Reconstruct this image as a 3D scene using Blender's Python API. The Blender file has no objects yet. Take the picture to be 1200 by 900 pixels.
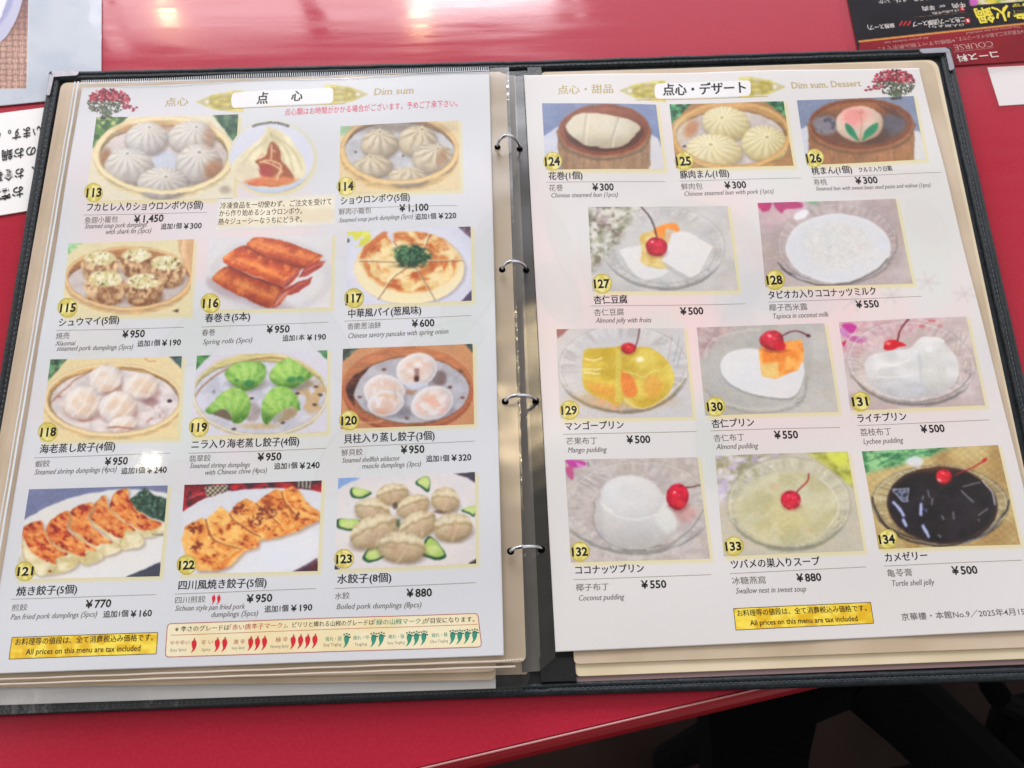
import bpy, math, random
import numpy as np

# ------------------------------------------------------------------ camera, world, lamps
SC = bpy.context.scene
COL = SC.collection
CAM_LOC = np.array([-.0040, -.21636, .4435])
CAM_ROT = (.4131, .0009, -.0341)
FPX = 1213.5                                   # focal length in pixels of the 1200 px wide photograph
cam = bpy.data.cameras.new('camera')
cam.sensor_width = 36
cam.lens = 36 * FPX / 1200
cam.clip_start = .01
cam.clip_end = 60
cam.dof.use_dof = True
cam.dof.focus_distance = .47
cam.dof.aperture_fstop = 15
camo = bpy.data.objects.new('camera', cam)
camo.location = CAM_LOC
camo.rotation_euler = CAM_ROT
COL.objects.link(camo)
SC.camera = camo

W = bpy.data.worlds.new('World')
SC.world = W
W.use_nodes = True
wn, wl = W.node_tree.nodes, W.node_tree.links
bg = wn['Background']
tc = wn.new('ShaderNodeTexCoord')
sep = wn.new('ShaderNodeSeparateXYZ')
wl.new(tc.outputs['Generated'], sep.inputs[0])


def _wmath(op, a, b=None, clamp=False):
    n = wn.new('ShaderNodeMath')
    n.operation = op
    n.use_clamp = clamp
    for k, v in enumerate((a, b)):
        if v is None:
            continue
        if isinstance(v, (int, float)):
            n.inputs[k].default_value = v
        else:
            wl.new(v, n.inputs[k])
    return n.outputs[0]


def _wstep(v, lo, hi):
    n = wn.new('ShaderNodeMapRange')
    n.interpolation_type = 'SMOOTHSTEP'
    n.inputs['From Min'].default_value = lo
    n.inputs['From Max'].default_value = hi
    wl.new(v, n.inputs['Value'])
    return n.outputs[0]


# room light: dim ceiling and rear, added side fill kept clear of mirror reflections, softer cool light from ahead
SIDE, FRONT, BASE = 1.15, 1.75, .18
w_side = _wstep(_wmath('ABSOLUTE', sep.outputs['X']), .34, .66)
w_front = _wstep(sep.outputs['Y'], .50, .72)
wx = wn.new('ShaderNodeCombineXYZ')
for k, (cs, cf, cb) in enumerate(((1.0, .98, 1.02), (.985, .96, .97), (.965, 1.10, .92))):
    v = _wmath('ADD', _wmath('MULTIPLY', w_side, SIDE * cs), _wmath('MULTIPLY', w_front, FRONT * cf))
    wl.new(_wmath('ADD', v, BASE * cb), wx.inputs[k])
wl.new(wx.outputs[0], bg.inputs[0])
bg.inputs[1].default_value = 1.0


def lamp(name, loc, target, size, power, color, shape='DISK', size_y=None):
    l = bpy.data.lights.new(name, 'AREA')
    l.shape = shape
    l.size = size
    if size_y:
        l.size_y = size_y
    l.energy = power
    l.color = color
    o = bpy.data.objects.new(name, l)
    o.location = loc
    d = np.array(target, float) - np.array(loc, float)
    from mathutils import Vector
    o.rotation_euler = Vector(d).to_track_quat('-Z', 'Y').to_euler()
    COL.objects.link(o)
    return o


# three ceiling spots and the panes of the restaurant window ahead of the table
lamp('ceiling_spot', (-.94, 2.03, 1.9), (-.18, .2, 0), .034, .42, (1, .74, .34))
lamp('ceiling_spot', (-.20, 1.98, 1.9), (-.04, .2, 0), .034, .42, (1, .76, .40))
lamp('ceiling_spot', (-.85, .63, 1.9), (-.16, -.06, 0), .074, 2.4, (1, .84, .58))
lamp('ceiling_spot', (.075, .80, 1.9), (.01, -.02, 0), .09, .8, (1, .78, .48))
for (x0, x1, ztop, pw, c) in ((-.935, -.885, 1.575, .7, (1, .93, .95)), (-.87, -.44, 1.53, 6.5, (1, .93, .95)),
                              (-.39, -.20, 1.52, 2.8, (1, .93, .95)), (-.19, .16, 1.48, 16., (.94, .97, 1)),):
    lamp('window_pane', ((x0 + x1) / 2, 1.6, ztop - .35), ((x0 + x1) / 2, 0, ztop - .35), x1 - x0, pw, c, 'RECTANGLE', .7)

for (xc, zc_, ln, roll, pw) in ((-.772, 1.375, .28, .20, .16), (-.668, 1.36, .26, .21, .14), (-.634, 1.33, .24, .26, .12), (-.408, 1.385, .28, .33, .16), (.182, 1.38, .26, .36, .14)):
    o = lamp('window_glint', (xc, 1.6, zc_), (xc, 0, zc_), .013, pw, (.95, .97, 1), 'RECTANGLE', ln)
    o.rotation_euler.rotate_axis('Z', roll)

SC.view_settings.view_transform = 'Standard'
SC.view_settings.look = 'None'
SC.view_settings.exposure = 0
SC.view_settings.gamma = 1

# ------------------------------------------------------------------ measuring: photograph pixels to points on a level plane
rx, ry, rz = CAM_ROT
_X = np.array([[1, 0, 0], [0, math.cos(rx), -math.sin(rx)], [0, math.sin(rx), math.cos(rx)]])
_Y = np.array([[math.cos(ry), 0, math.sin(ry)], [0, 1, 0], [-math.sin(ry), 0, math.cos(ry)]])
_Z = np.array([[math.cos(rz), -math.sin(rz), 0], [math.sin(rz), math.cos(rz), 0], [0, 0, 1]])
CM = _Z @ _Y @ _X
ZL, ZR = .0140, .0074                           # heights of the two open pages


def P(px, py, z):
    """where a measured photograph point lies on the level plane at height z (metres)"""
    px, py = np.asarray(px, float), np.asarray(py, float)
    d = np.stack([(px - 600) / FPX, -(py - 450) / FPX, -np.ones_like(px)], -1) @ CM.T
    t = (z - CAM_LOC[2]) / d[..., 2]
    co = CAM_LOC + d * t[..., None]
    for z0, k in ((ZL, 0.), (ZR, 1.7)):          # the open pages do not lie dead flat: low waves run across them
        if z0 - 1e-7 <= z < z0 + .0008:
            x, y = co[..., 0], co[..., 1]
            co[..., 2] += .00042 * np.sin(x * 62 + y * 21 + k) * np.cos(y * 30 - x * 14 + 2 * k) + .00026 * np.sin(x * 24 - y * 78 + 1 + k)
    return co


# ------------------------------------------------------------------ materials
def lin(c):
    c = np.asarray(c, float) / 255
    return np.where(c <= .04045, c / 12.92, ((c + .055) / 1.055) ** 2.4)


def mat(name, rgb, rough=.5, metal=0., spec=.5, noise=None, bump=None, coat=0):
    m = bpy.data.materials.new(name)
    m.use_nodes = True
    n, l = m.node_tree.nodes, m.node_tree.links
    b = n['Principled BSDF']
    b.inputs['Base Color'].default_value = (*rgb, 1)
    b.inputs['Roughness'].default_value = rough
    b.inputs['Metallic'].default_value = metal
    b.inputs['Specular IOR Level'].default_value = spec
    b.inputs['Coat Weight'].default_value = coat
    t = n.new('ShaderNodeTexCoord')
    if noise:                                   # (scale, rgb2, detail, lo, hi)
        x = n.new('ShaderNodeTexNoise')
        x.inputs['Scale'].default_value = noise[0]
        x.inputs['Detail'].default_value = noise[2]
        l.new(t.outputs['Object'], x.inputs['Vector'])
        r = n.new('ShaderNodeValToRGB')
        r.color_ramp.elements[0].position = noise[3]
        r.color_ramp.elements[1].position = noise[4]
        r.color_ramp.elements[0].color = (*rgb, 1)
        r.color_ramp.elements[1].color = (*noise[1], 1)
        l.new(x.outputs[0], r.inputs[0])
        l.new(r.outputs[0], b.inputs['Base Color'])
    if bump:                                    # (scale, strength, distance)
        x = n.new('ShaderNodeTexNoise')
        x.inputs['Scale'].default_value = bump[0]
        x.inputs['Detail'].default_value = 3
        l.new(t.outputs['Object'], x.inputs['Vector'])
        u = n.new('ShaderNodeBump')
        u.inputs['Strength'].default_value = bump[1]
        u.inputs['Distance'].default_value = bump[2]
        l.new(x.outputs[0], u.inputs['Height'])
        l.new(u.outputs[0], b.inputs['Normal'])
    return m


def print_mat(name, rough=.45, spec=.35):
    """ink: the colour printed at each point of the sheet"""
    m = mat(name, (.8, .8, .8), rough, spec=spec)
    n, l = m.node_tree.nodes, m.node_tree.links
    a = n.new('ShaderNodeAttribute')
    a.attribute_name = 'ink'
    l.new(a.outputs['Color'], n['Principled BSDF'].inputs['Base Color'])
    return m


def film_mat(name, tint=(1, 1, 1), rough=.06, bump=(25, .25, .002), gain=1.0, haze=0.):
    """clear plastic film: lets the sheet through, adds its own gloss"""
    m = bpy.data.materials.new(name)
    m.use_nodes = True
    n, l = m.node_tree.nodes, m.node_tree.links
    n.clear()
    out = n.new('ShaderNodeOutputMaterial')
    tr = n.new('ShaderNodeBsdfTransparent')
    tr.inputs[0].default_value = (*tint, 1)
    gl = n.new('ShaderNodeBsdfGlossy')
    gl.inputs['Roughness'].default_value = rough
    lw = n.new('ShaderNodeLayerWeight')          # Schlick reflectance, the same from both sides of the thin film
    lw.inputs[0].default_value = .5
    pw = n.new('ShaderNodeMath')
    pw.operation = 'POWER'
    pw.inputs[1].default_value = 5
    mu = n.new('ShaderNodeMath')
    mu.operation = 'MULTIPLY_ADD'
    mu.use_clamp = True
    mu.inputs[1].default_value = .9
    mu.inputs[2].default_value = .06 * gain
    l.new(lw.outputs['Facing'], pw.inputs[0])
    mx = n.new('ShaderNodeMixShader')
    t = n.new('ShaderNodeTexCoord')
    x = n.new('ShaderNodeTexNoise')
    x.inputs['Scale'].default_value = bump[0]
    x.inputs['Detail'].default_value = 4
    u = n.new('ShaderNodeBump')
    u.inputs['Strength'].default_value = bump[1]
    u.inputs['Distance'].default_value = bump[2]
    l.new(t.outputs['Object'], x.inputs['Vector'])
    l.new(x.outputs[0], u.inputs['Height'])
    l.new(u.outputs[0], gl.inputs['Normal'])
    l.new(pw.outputs[0], mu.inputs[0])
    l.new(mu.outputs[0], mx.inputs[0])
    l.new(gl.outputs[0], mx.inputs[2])
    if haze:
        df = n.new('ShaderNodeBsdfDiffuse')
        df.inputs[0].default_value = (.85, .86, .88, 1)
        m2 = n.new('ShaderNodeMixShader')
        m2.inputs[0].default_value = haze
        l.new(tr.outputs[0], m2.inputs[1])
        l.new(df.outputs[0], m2.inputs[2])
        l.new(m2.outputs[0], mx.inputs[1])
    else:
        l.new(tr.outputs[0], mx.inputs[1])
    l.new(mx.outputs[0], out.inputs[0])
    return m


def scuffed(m, lo, hi):
    """uneven gloss: faint wiping streaks"""
    n, l = m.node_tree.nodes, m.node_tree.links
    t = n.new('ShaderNodeTexCoord')
    mp = n.new('ShaderNodeMapping')
    mp.inputs['Rotation'].default_value = (0, 0, .5)
    mp.inputs['Scale'].default_value = (12, 160, 1)
    x = n.new('ShaderNodeTexNoise')
    x.inputs['Scale'].default_value = 1.
    x.inputs['Detail'].default_value = 6
    r = n.new('ShaderNodeMapRange')
    r.inputs['From Min'].default_value = .35
    r.inputs['From Max'].default_value = .7
    r.inputs['To Min'].default_value = lo
    r.inputs['To Max'].default_value = hi
    l.new(t.outputs['Object'], mp.inputs[0])
    l.new(mp.outputs[0], x.inputs['Vector'])
    l.new(x.outputs[0], r.inputs['Value'])
    l.new(r.outputs[0], n['Principled BSDF'].inputs['Roughness'])


M = dict(
    table=mat('red_laminate', (.375, .0130, .033), .06, noise=(700, (.41, .0175, .039), 3, .42, .68), bump=(260, .02, .0003)),
    edge=mat('red_edging', (.22, .006, .012), .3),
    edge_highlight=mat('painted_edge_highlight', (.50, .20, .20), .35),  # pale colour stands in for light caught along the table edge
    floor=mat('brown_floor', (.034, .020, .017), .7, spec=.1, noise=(5, (.012, .007, .006), 4, .35, .65)),
    black=mat('black_vinyl', (.0022, .0024, .003), .9, spec=.05),
    brown=mat('dark_brown_wood', (.03, .015, .008), .6),
    leather=mat('black_leatherette', (.006, .009, .012), .45, spec=.3, noise=(420, (.014, .020, .025), 4, .4, .7), bump=(900, .5, .0006)),
    thread=mat('dark_thread', (.05, .07, .085), .6),
    vinyl=mat('black_ribbed_vinyl', (.008, .009, .011), .35, bump=(500, .3, .0004)),
    lining=mat('mauve_lining', (.20, .13, .13), .6),
    chrome=mat('chrome_wire', (.42, .42, .44), .12, metal=1),
    steel=mat('ring_plate_steel', (.15, .14, .13), .4, metal=.3, bump=(60, .1, .001)),
    nickel=mat('nickel_corner', (.34, .34, .36), .3, metal=.9, bump=(300, .2, .0003)),
    beige=mat('beige_paper', (.45, .35, .24), .5, noise=(28, (.55, .44, .33), 4, .35, .65)),
    cream=mat('cream_paper', (.60, .50, .34), .5, noise=(40, (.66, .56, .40), 4, .35, .65)),
    white=mat('white_paper', (.76, .75, .75), .5),
    print=print_mat('printed_ink'),
    print_matt=print_mat('matt_printed_ink', .6, .12),
    film=film_mat('clear_sleeve', rough=.07, bump=(60, .12, .0010), gain=.62),
    film_right=film_mat('clear_sleeve_flat', rough=.16, bump=(30, .05, .001), gain=.22),
    film_margin=film_mat('sleeve_margin', tint=(.90, .90, .88), rough=.18, bump=(26, .10, .0016), gain=2.6),
    film_edge=film_mat('sleeve_overhang', tint=(.90, .91, .92), rough=.12, bump=(45, .38, .004), gain=2.2),
    laminate_clear=film_mat('laminate_clear', tint=(.95, .93, .93), rough=.14, bump=(60, .1, .001), gain=.12),
    seam=mat('sleeve_seam', (.60, .65, .70), .25, spec=.7),
    weld=mat('sleeve_weld', (.62, .55, .47), .18, spec=.8),
    ink=mat('black_ink', (.008, .007, .008), .5, spec=.2),
    navy=mat('soft_black_ink', (.009, .008, .014), .5, spec=.2),
    gray=mat('gray_ink', (.11, .10, .095), .5, spec=.3),
    brownink=mat('brown_ink', (.12, .095, .08), .5, spec=.3),
    redink=mat('red_ink', (.66, .035, .10), .5, spec=.3),
    chili=mat('chilli_red_ink', (.62, .012, .03), .5, spec=.3),
    darkred=mat('dark_red_ink', (.42, .08, .05), .5, spec=.3),
    green=mat('green_ink', (.03, .26, .17), .5, spec=.3),
    dkgreen=mat('dark_green_ink', (.01, .10, .07), .5, spec=.3),
    gold=mat('gold_ink', (.42, .31, .085), .45, spec=.4),
    rule=mat('rule_ink', (.30, .26, .22), .5, spec=.3),
    whiteink=mat('white_ink', (.78, .76, .74), .5, spec=.3),
    yellowink=mat('yellow_ink', (.80, .70, .05), .5, spec=.3),
    pinkink=mat('pale_red_ink', (.55, .30, .28), .5, spec=.3),
)

scuffed(M['table'], .045, .16)


# ------------------------------------------------------------------ object helpers
def link(o, parent=None):
    COL.objects.link(o)
    if parent is not None:
        o.parent = parent
    return o


def thing(name, label, cat, group=None):
    o = bpy.data.objects.new(name, None)
    o.empty_display_size = .01
    o['label'] = label
    o['category'] = cat
    if group:
        o['group'] = group
    return link(o)


class Acc:
    """collects polygons, becomes ONE mesh object"""
    def __init__(s):
        s.v, s.f, s.m, s.n = [], [], [], 0

    def add(s, verts, faces, mi=0):
        verts = np.asarray(verts, float)
        s.v.append(verts)
        k = s.n
        s.f.extend([tuple(i + k for i in f) for f in faces])
        s.m.extend([mi] * len(faces))
        s.n += len(verts)

    def build(s, name, mats, parent=None, label=None, smooth=False):
        me = bpy.data.meshes.new(name)
        me.from_pydata(np.concatenate(s.v).tolist(), [], s.f)
        for m in (mats if isinstance(mats, (list, tuple)) else [mats]):
            me.materials.append(m)
        me.polygons.foreach_set('material_index', np.array(s.m, np.int32))
        if smooth:
            me.polygons.foreach_set('use_smooth', np.ones(len(me.polygons), bool))
        me.update()
        o = bpy.data.objects.new(name, me)
        if label:
            o['label'] = label
        return link(o, parent)


def slab(a, top, thick, mi=0):
    """upright prism under a horizontal outline (top: (N,3) points)"""
    n = len(top)
    top = np.asarray(top, float)
    area = np.sum(top[:, 0] * np.roll(top[:, 1], -1) - np.roll(top[:, 0], -1) * top[:, 1])
    if area < 0:
        top = top[::-1]
    bot = top - np.array([0, 0, thick])
    f = [tuple(range(n)), tuple(range(2 * n - 1, n - 1, -1))]
    f += [(i, n + i, n + (i + 1) % n, (i + 1) % n) for i in range(n)]
    a.add(np.concatenate([top, bot]), f, mi)


def rounded(q, r, seg=6):
    """outline with rounded corners (pixels); r one number or one per corner"""
    q = np.asarray(q, float)
    n = len(q)
    rs = r if isinstance(r, (list, tuple)) else [r] * n
    out = []
    for i in range(n):
        p, a, b = q[i], q[i - 1], q[(i + 1) % n]
        if rs[i] <= 0:
            out.append(p)
            continue
        u, w = (a - p) / np.linalg.norm(a - p), (b - p) / np.linalg.norm(b - p)
        s, e = p + u * rs[i], p + w * rs[i]
        for k in range(seg + 1):
            t = k / seg
            out.append((1 - t) ** 2 * s + 2 * t * (1 - t) * p + t * t * e)
    return np.array(out)


def pslab(a, q, z, thick, r=0, mi=0):
    o = rounded(q, r) if r else np.asarray(q, float)
    slab(a, P(o[:, 0], o[:, 1], z), thick, mi)


def lamina(a, q, z, r=0):
    """one clear sheet"""
    o = rounded(q, r) if r else np.asarray(q, float)
    t = P(o[:, 0], o[:, 1], z)
    if np.sum(t[:, 0] * np.roll(t[:, 1], -1) - np.roll(t[:, 0], -1) * t[:, 1]) < 0:
        t = t[::-1]
    a.add(t, [tuple(range(len(t)))])


def box(a, lo, hi, mi=0):
    x0, y0, z0 = lo
    x1, y1, z1 = hi
    slab(a, [(x0, y0, z1), (x1, y0, z1), (x1, y1, z1), (x0, y1, z1)], z1 - z0, mi)


def tube(a, pts, r, n=10, mi=0, caps=True):
    pts = np.asarray(pts, float)
    vs, fs = [], []
    for i, p in enumerate(pts):
        t = pts[min(i + 1, len(pts) - 1)] - pts[max(i - 1, 0)]
        t /= np.linalg.norm(t)
        u = np.cross(t, [0, 0, 1.]) if abs(t[2]) < .95 else np.cross(t, [1., 0, 0])
        u /= np.linalg.norm(u)
        w = np.cross(u, t)
        rr = r[i] if hasattr(r, '__len__') else r
        vs += [p + rr * (math.cos(k * 2 * math.pi / n) * u + math.sin(k * 2 * math.pi / n) * w) for k in range(n)]
    for i in range(len(pts) - 1):
        for k in range(n):
            k2 = (k + 1) % n
            fs.append((i * n + k, i * n + k2, (i + 1) * n + k2, (i + 1) * n + k))
    if caps:
        fs += [tuple(range(n - 1, -1, -1)), tuple((len(pts) - 1) * n + k for k in range(n))]
    a.add(vs, fs, mi)


# ------------------------------------------------------------------ lettering
_txt = {}


def glyphs(s, bold=0., con=(0., 0.), serif=False):
    key = (s, bold, con, serif)
    if key in _txt:
        return _txt[key]
    c = bpy.data.curves.new('lettering', 'FONT')
    c.body = s
    c.resolution_u = 2
    c.offset = bold
    o = bpy.data.objects.new('lettering', c)
    COL.objects.link(o)
    e = o.evaluated_get(bpy.context.evaluated_depsgraph_get())
    me = e.to_mesh()
    v = np.array([x.co[:2] for x in me.vertices])
    f = [tuple(p.vertices) for p in me.polygons]
    e.to_mesh_clear()
    bpy.data.objects.remove(o)
    bpy.data.curves.remove(c)
    half = {}
    for p in f:
        for i in range(len(p)):
            half[(p[i], p[(i + 1) % len(p)])] = 1
    bnd = [k for k in half if (k[1], k[0]) not in half]
    extra_v, extra_f = [], []
    if con != (0., 0.):                         # serif-like contrast: heavy uprights, light level strokes
        nv = np.zeros_like(v)
        for a, b in bnd:
            d = v[b] - v[a]
            L = np.hypot(*d) + 1e-9
            nn = np.array([d[1], -d[0]]) / L
            nv[a] += nn
            nv[b] += nn
        ln = np.hypot(nv[:, 0], nv[:, 1])[:, None]
        nv = np.where(ln > 1e-6, nv / np.maximum(ln, 1e-6), 0)
        v = v + nv * np.array(con)
    if serif:                                   # small feet on the stems
        for a, b in bnd:
            p, q = v[a], v[b]
            if abs(p[1] - q[1]) < .012 and .03 < abs(p[0] - q[0]) < .16:
                for yy, sg in ((0, 1), (.52, -1), (.70, -1)):
                    if abs(p[1] - yy) < .05:
                        x0, x1 = min(p[0], q[0]) - .05, max(p[0], q[0]) + .05
                        y0, y1 = (p[1], p[1] + .028) if sg > 0 else (p[1] - .028, p[1])
                        k = len(v) + len(extra_v)
                        extra_v += [(x0, y0), (x1, y0), (x1, y1), (x0, y1)]
                        extra_f.append((k, k + 1, k + 2, k + 3))
    if extra_v:
        v = np.concatenate([v, np.array(extra_v)])
        f = f + extra_f
    _txt[key] = (v, f)
    return _txt[key]


MIN = (.010, -.004)      # mincho-like stroke contrast


def T(a, fr, s, x0, y0, x1, y1, em, z, mi=0, bold=0., con=(0., 0.), shear=0., serif=False, dy=0.):
    """one line of lettering from its measured start to its measured end; em = character height, all in the crop frame fr"""
    v, f = glyphs(s, bold, con, serif)
    ox, oy, k = fr
    A, B = P(ox + x0 / k, oy + y0 / k, z), P(ox + x1 / k, oy + y1 / k, z)
    up = P(ox + x0 / k, oy + (y0 - em) / k, z)
    h = np.linalg.norm(up - A)
    d = B - A
    wid = np.linalg.norm(d)
    ux = d / wid
    uy = np.array([-ux[1], ux[0], 0])
    cjk = any(ord(c) > 0x2e00 for c in s)
    xs = (v[:, 0] - v[:, 0].min()) / (v[:, 0].max() - v[:, 0].min()) * wid
    ys = (v[:, 1] + (.08 if cjk else 0.) + dy) * h
    xs = xs + shear * ys
    pt = A + xs[:, None] * ux + ys[:, None] * uy
    for z0, k in ((ZL, 0.), (ZR, 1.7)):
        if z0 - 1e-7 <= z < z0 + .0008:
            x, y = pt[:, 0], pt[:, 1]
            pt[:, 2] = z + .00042 * np.sin(x * 62 + y * 21 + k) * np.cos(y * 30 - x * 14 + 2 * k) + .00026 * np.sin(x * 24 - y * 78 + 1 + k)
    a.add(pt, f, mi)


def rule(a, fr, x0, y0, x1, y1, w, z, mi=0):
    ox, oy, k = fr
    A, B = P(ox + x0 / k, oy + y0 / k, z), P(ox + x1 / k, oy + y1 / k, z)
    u = (B - A) / np.linalg.norm(B - A)
    n = np.array([-u[1], u[0], 0]) * w / 2
    K = max(1, int(np.linalg.norm(B - A) / .0015))
    t = np.linspace(0, 1, K + 1)
    c = P((ox + x0 / k) + (x1 - x0) / k * t, (oy + y0 / k) + (y1 - y0) / k * t, z)
    a.add(np.concatenate([c - n, c + n]), [(i, i + 1, K + 2 + i, K + 1 + i) for i in range(K)], mi)


# ------------------------------------------------------------------ printing: colours of a printed picture, point by point
def _hash(ix, iy, seed):
    h = np.sin(ix * 127.1 + iy * 311.7 + seed * 74.7) * 43758.5453
    return h - np.floor(h)


def vnoise(x, y, seed=0):
    ix, iy = np.floor(x), np.floor(y)
    fx, fy = x - ix, y - iy
    fx, fy = fx * fx * (3 - 2 * fx), fy * fy * (3 - 2 * fy)
    a, b = _hash(ix, iy, seed), _hash(ix + 1, iy, seed)
    c, d = _hash(ix, iy + 1, seed), _hash(ix + 1, iy + 1, seed)
    return (a * (1 - fx) + b * fx) * (1 - fy) + (c * (1 - fx) + d * fx) * fy


def fnoise(x, y, seed=0, octv=3):
    s, a, t = 0, 1., 0.
    for k in range(octv):
        s = s + a * vnoise(x * 2 ** k, y * 2 ** k, seed + k * 17)
        t += a
        a *= .55
    return s / t


def sm(x):
    x = np.clip(x, 0, 1)
    return x * x * (3 - 2 * x)


def smooth_pts(p, n=5, closed=True):
    p = np.asarray(p, float)
    out = []
    N = len(p)
    for i in range(N if closed else N - 1):
        if closed:
            a, b, c, d = p[i - 1], p[i], p[(i + 1) % N], p[(i + 2) % N]
        else:
            a, b, c, d = p[max(i - 1, 0)], p[i], p[i + 1], p[min(i + 2, N - 1)]
        for k in range(n):
            t = k / n
            out.append(.5 * (2 * b + (c - a) * t + (2 * a - 5 * b + 4 * c - d) * t * t + (3 * b - a - 3 * c + d) * t ** 3))
    if not closed:
        out.append(p[-1])
    return np.array(out)


class Pic:
    def __init__(s, X, Y, base, seed=0):
        s.x, s.y, s.seed = X, Y, seed
        s.c = np.tile(np.array(base, float), (len(X), 1))

    def mix(s, m, c):
        m = np.clip(m, 0, 1)[:, None]
        s.c = s.c * (1 - m) + np.asarray(c, float) * m

    def mul(s, m, k):
        s.c = s.c * (1 + np.clip(m, 0, 1)[:, None] * (np.asarray(k, float) - 1))

    def uv(s, cx, cy, rx, ry, rot=0.):
        dx, dy = s.x - cx, s.y - cy
        c, n = math.cos(rot), math.sin(rot)
        return (dx * c + dy * n) / rx, (-dx * n + dy * c) / ry

    def em(s, cx, cy, rx, ry, soft=6, rot=0.):
        u, v = s.uv(cx, cy, rx, ry, rot)
        d = np.sqrt(u * u + v * v)
        return sm((1 - d) * min(rx, ry) / soft + .5)

    def ell(s, cx, cy, rx, ry, c, a=1., soft=6, rot=0.):
        m = s.em(cx, cy, rx, ry, soft, rot) * a
        s.mix(m, c)
        return m

    def ring(s, cx, cy, rx, ry, t, c, a=1., soft=5, half=None, rot=0.):
        m = s.em(cx, cy, rx, ry, soft, rot) * (1 - s.em(cx, cy, rx - t, ry - t * .8, soft, rot))
        if half == 'low':
            m = m * sm((s.y - cy) / 20 + .5)
        if half == 'up':
            m = m * sm((cy - s.y) / 20 + .5)
        s.mix(m * a, c)

    def pm(s, pts, soft=5, smooth=False):
        p = smooth_pts(pts) if smooth else np.asarray(pts, float)
        ins = np.zeros(len(s.x), bool)
        dist = np.full(len(s.x), 1e9)
        n = len(p)
        for i in range(n):
            x0, y0 = p[i]
            x1, y1 = p[(i + 1) % n]
            cond = (y0 > s.y) != (y1 > s.y)
            xi = (x1 - x0) * (s.y - y0) / ((y1 - y0) or 1e-9) + x0
            ins ^= cond & (s.x < xi)
            dx, dy = x1 - x0, y1 - y0
            t = np.clip(((s.x - x0) * dx + (s.y - y0) * dy) / (dx * dx + dy * dy + 1e-9), 0, 1)
            dist = np.minimum(dist, (s.x - x0 - t * dx) ** 2 + (s.y - y0 - t * dy) ** 2)
        dist = np.sqrt(dist)
        return sm(np.where(ins, dist, -dist) / soft + .5)

    def poly(s, pts, c, a=1., soft=5, smooth=False):
        m = s.pm(pts, soft, smooth) * a
        s.mix(m, c)
        return m

    def line(s, pts, w, c, a=1., soft=4, smooth=True):
        p = smooth_pts(pts, 5, False) if smooth and len(pts) > 2 else np.asarray(pts, float)
        dist = np.full(len(s.x), 1e9)
        for i in range(len(p) - 1):
            x0, y0 = p[i]
            dx, dy = p[i + 1][0] - x0, p[i + 1][1] - y0
            t = np.clip(((s.x - x0) * dx + (s.y - y0) * dy) / (dx * dx + dy * dy + 1e-9), 0, 1)
            dist = np.minimum(dist, (s.x - x0 - t * dx) ** 2 + (s.y - y0 - t * dy) ** 2)
        m = sm((w / 2 - np.sqrt(dist)) / soft + .5) * a
        s.mix(m, c)
        return m

    def noise(s, sx, sy=None, seed=0, octv=3):
        return fnoise(s.x / sx, s.y / (sy or sx), seed + s.seed, octv)

    def tone(s, m, lo, hi, sx, sy=None, seed=0, octv=3, a=1.):
        n = sm((s.noise(sx, sy, seed, octv) - .25) * 2)
        c = np.asarray(lo, float) * (1 - n[:, None]) + np.asarray(hi, float) * n[:, None]
        m = (np.clip(m, 0, 1) * a)[:, None]
        s.c = s.c * (1 - m) + c * m

    def specks(s, m, c, sx, thr=.72, seed=0, a=1.):
        s.mix(m * sm((s.noise(sx, sx, seed, 2) - thr) * 12) * a, c)

    def ball(s, cx, cy, rx, ry, hi, lo, rot=0., soft=6, l=(-.35, -.55), mask=None, gam=1.):
        u, v = s.uv(cx, cy, rx, ry, rot)
        r2 = np.clip(u * u + v * v, 0, 1)
        nz = np.sqrt(1 - r2)
        lz = math.sqrt(max(0, 1 - l[0] ** 2 - l[1] ** 2))
        sh = np.clip((u * l[0] + v * l[1] + nz * lz) * .75 + .25, 0, 1) ** gam
        m = s.em(cx, cy, rx, ry, soft, rot) if mask is None else mask
        c = np.asarray(lo, float) * (1 - sh[:, None]) + np.asarray(hi, float) * sh[:, None]
        s.c = s.c * (1 - m[:, None]) + c * m[:, None]
        return m

    def shadow(s, cx, cy, rx, ry, c, a=.6, soft=30, rot=0.):
        s.ell(cx, cy, rx, ry, c, a, soft, rot)

    def bun(s, cx, cy, rx, ry, hi, lo, k=(0, -.55), n=16, amp=.5, rot=0., seed=0, knot=True):
        """pleated steamed bun or soup dumpling: pleats run out from the knot k (in radii)"""
        s.shadow(cx + 4, cy + ry * .18, rx * 1.02, ry * .95, np.asarray(lo) * .72, .55, 26, rot)
        m = s.ball(cx, cy, rx, ry, hi, lo, rot)
        u, v = s.uv(cx, cy, rx, ry, rot)
        du, dv = u - k[0], v - k[1]
        ang, rad = np.arctan2(dv, du), np.sqrt(du * du + dv * dv)
        w = fnoise(ang * 2.3, rad * 1.6, seed + 3, 2)
        st = np.sin(ang * n + w * 5 + rad * .8)
        fade = sm(rad / .25) * sm((1.9 - rad) / 1.3)
        s.mix(m * fade * np.clip(-st, 0, 1) * amp * .6, np.asarray(lo) * .93)
        s.mix(m * fade * np.clip(st, 0, 1) * amp * .45, np.asarray(hi) * 1.04)
        if knot:
            kx, ky = cx + k[0] * rx, cy + k[1] * ry
            s.ell(kx, ky, rx * .14, ry * .13, np.asarray(hi) * 1.02, .8, 8)
            s.ell(kx + 2, ky + 2, rx * .07, ry * .06, np.asarray(lo) * .8, .75, 8)
        return m

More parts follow.
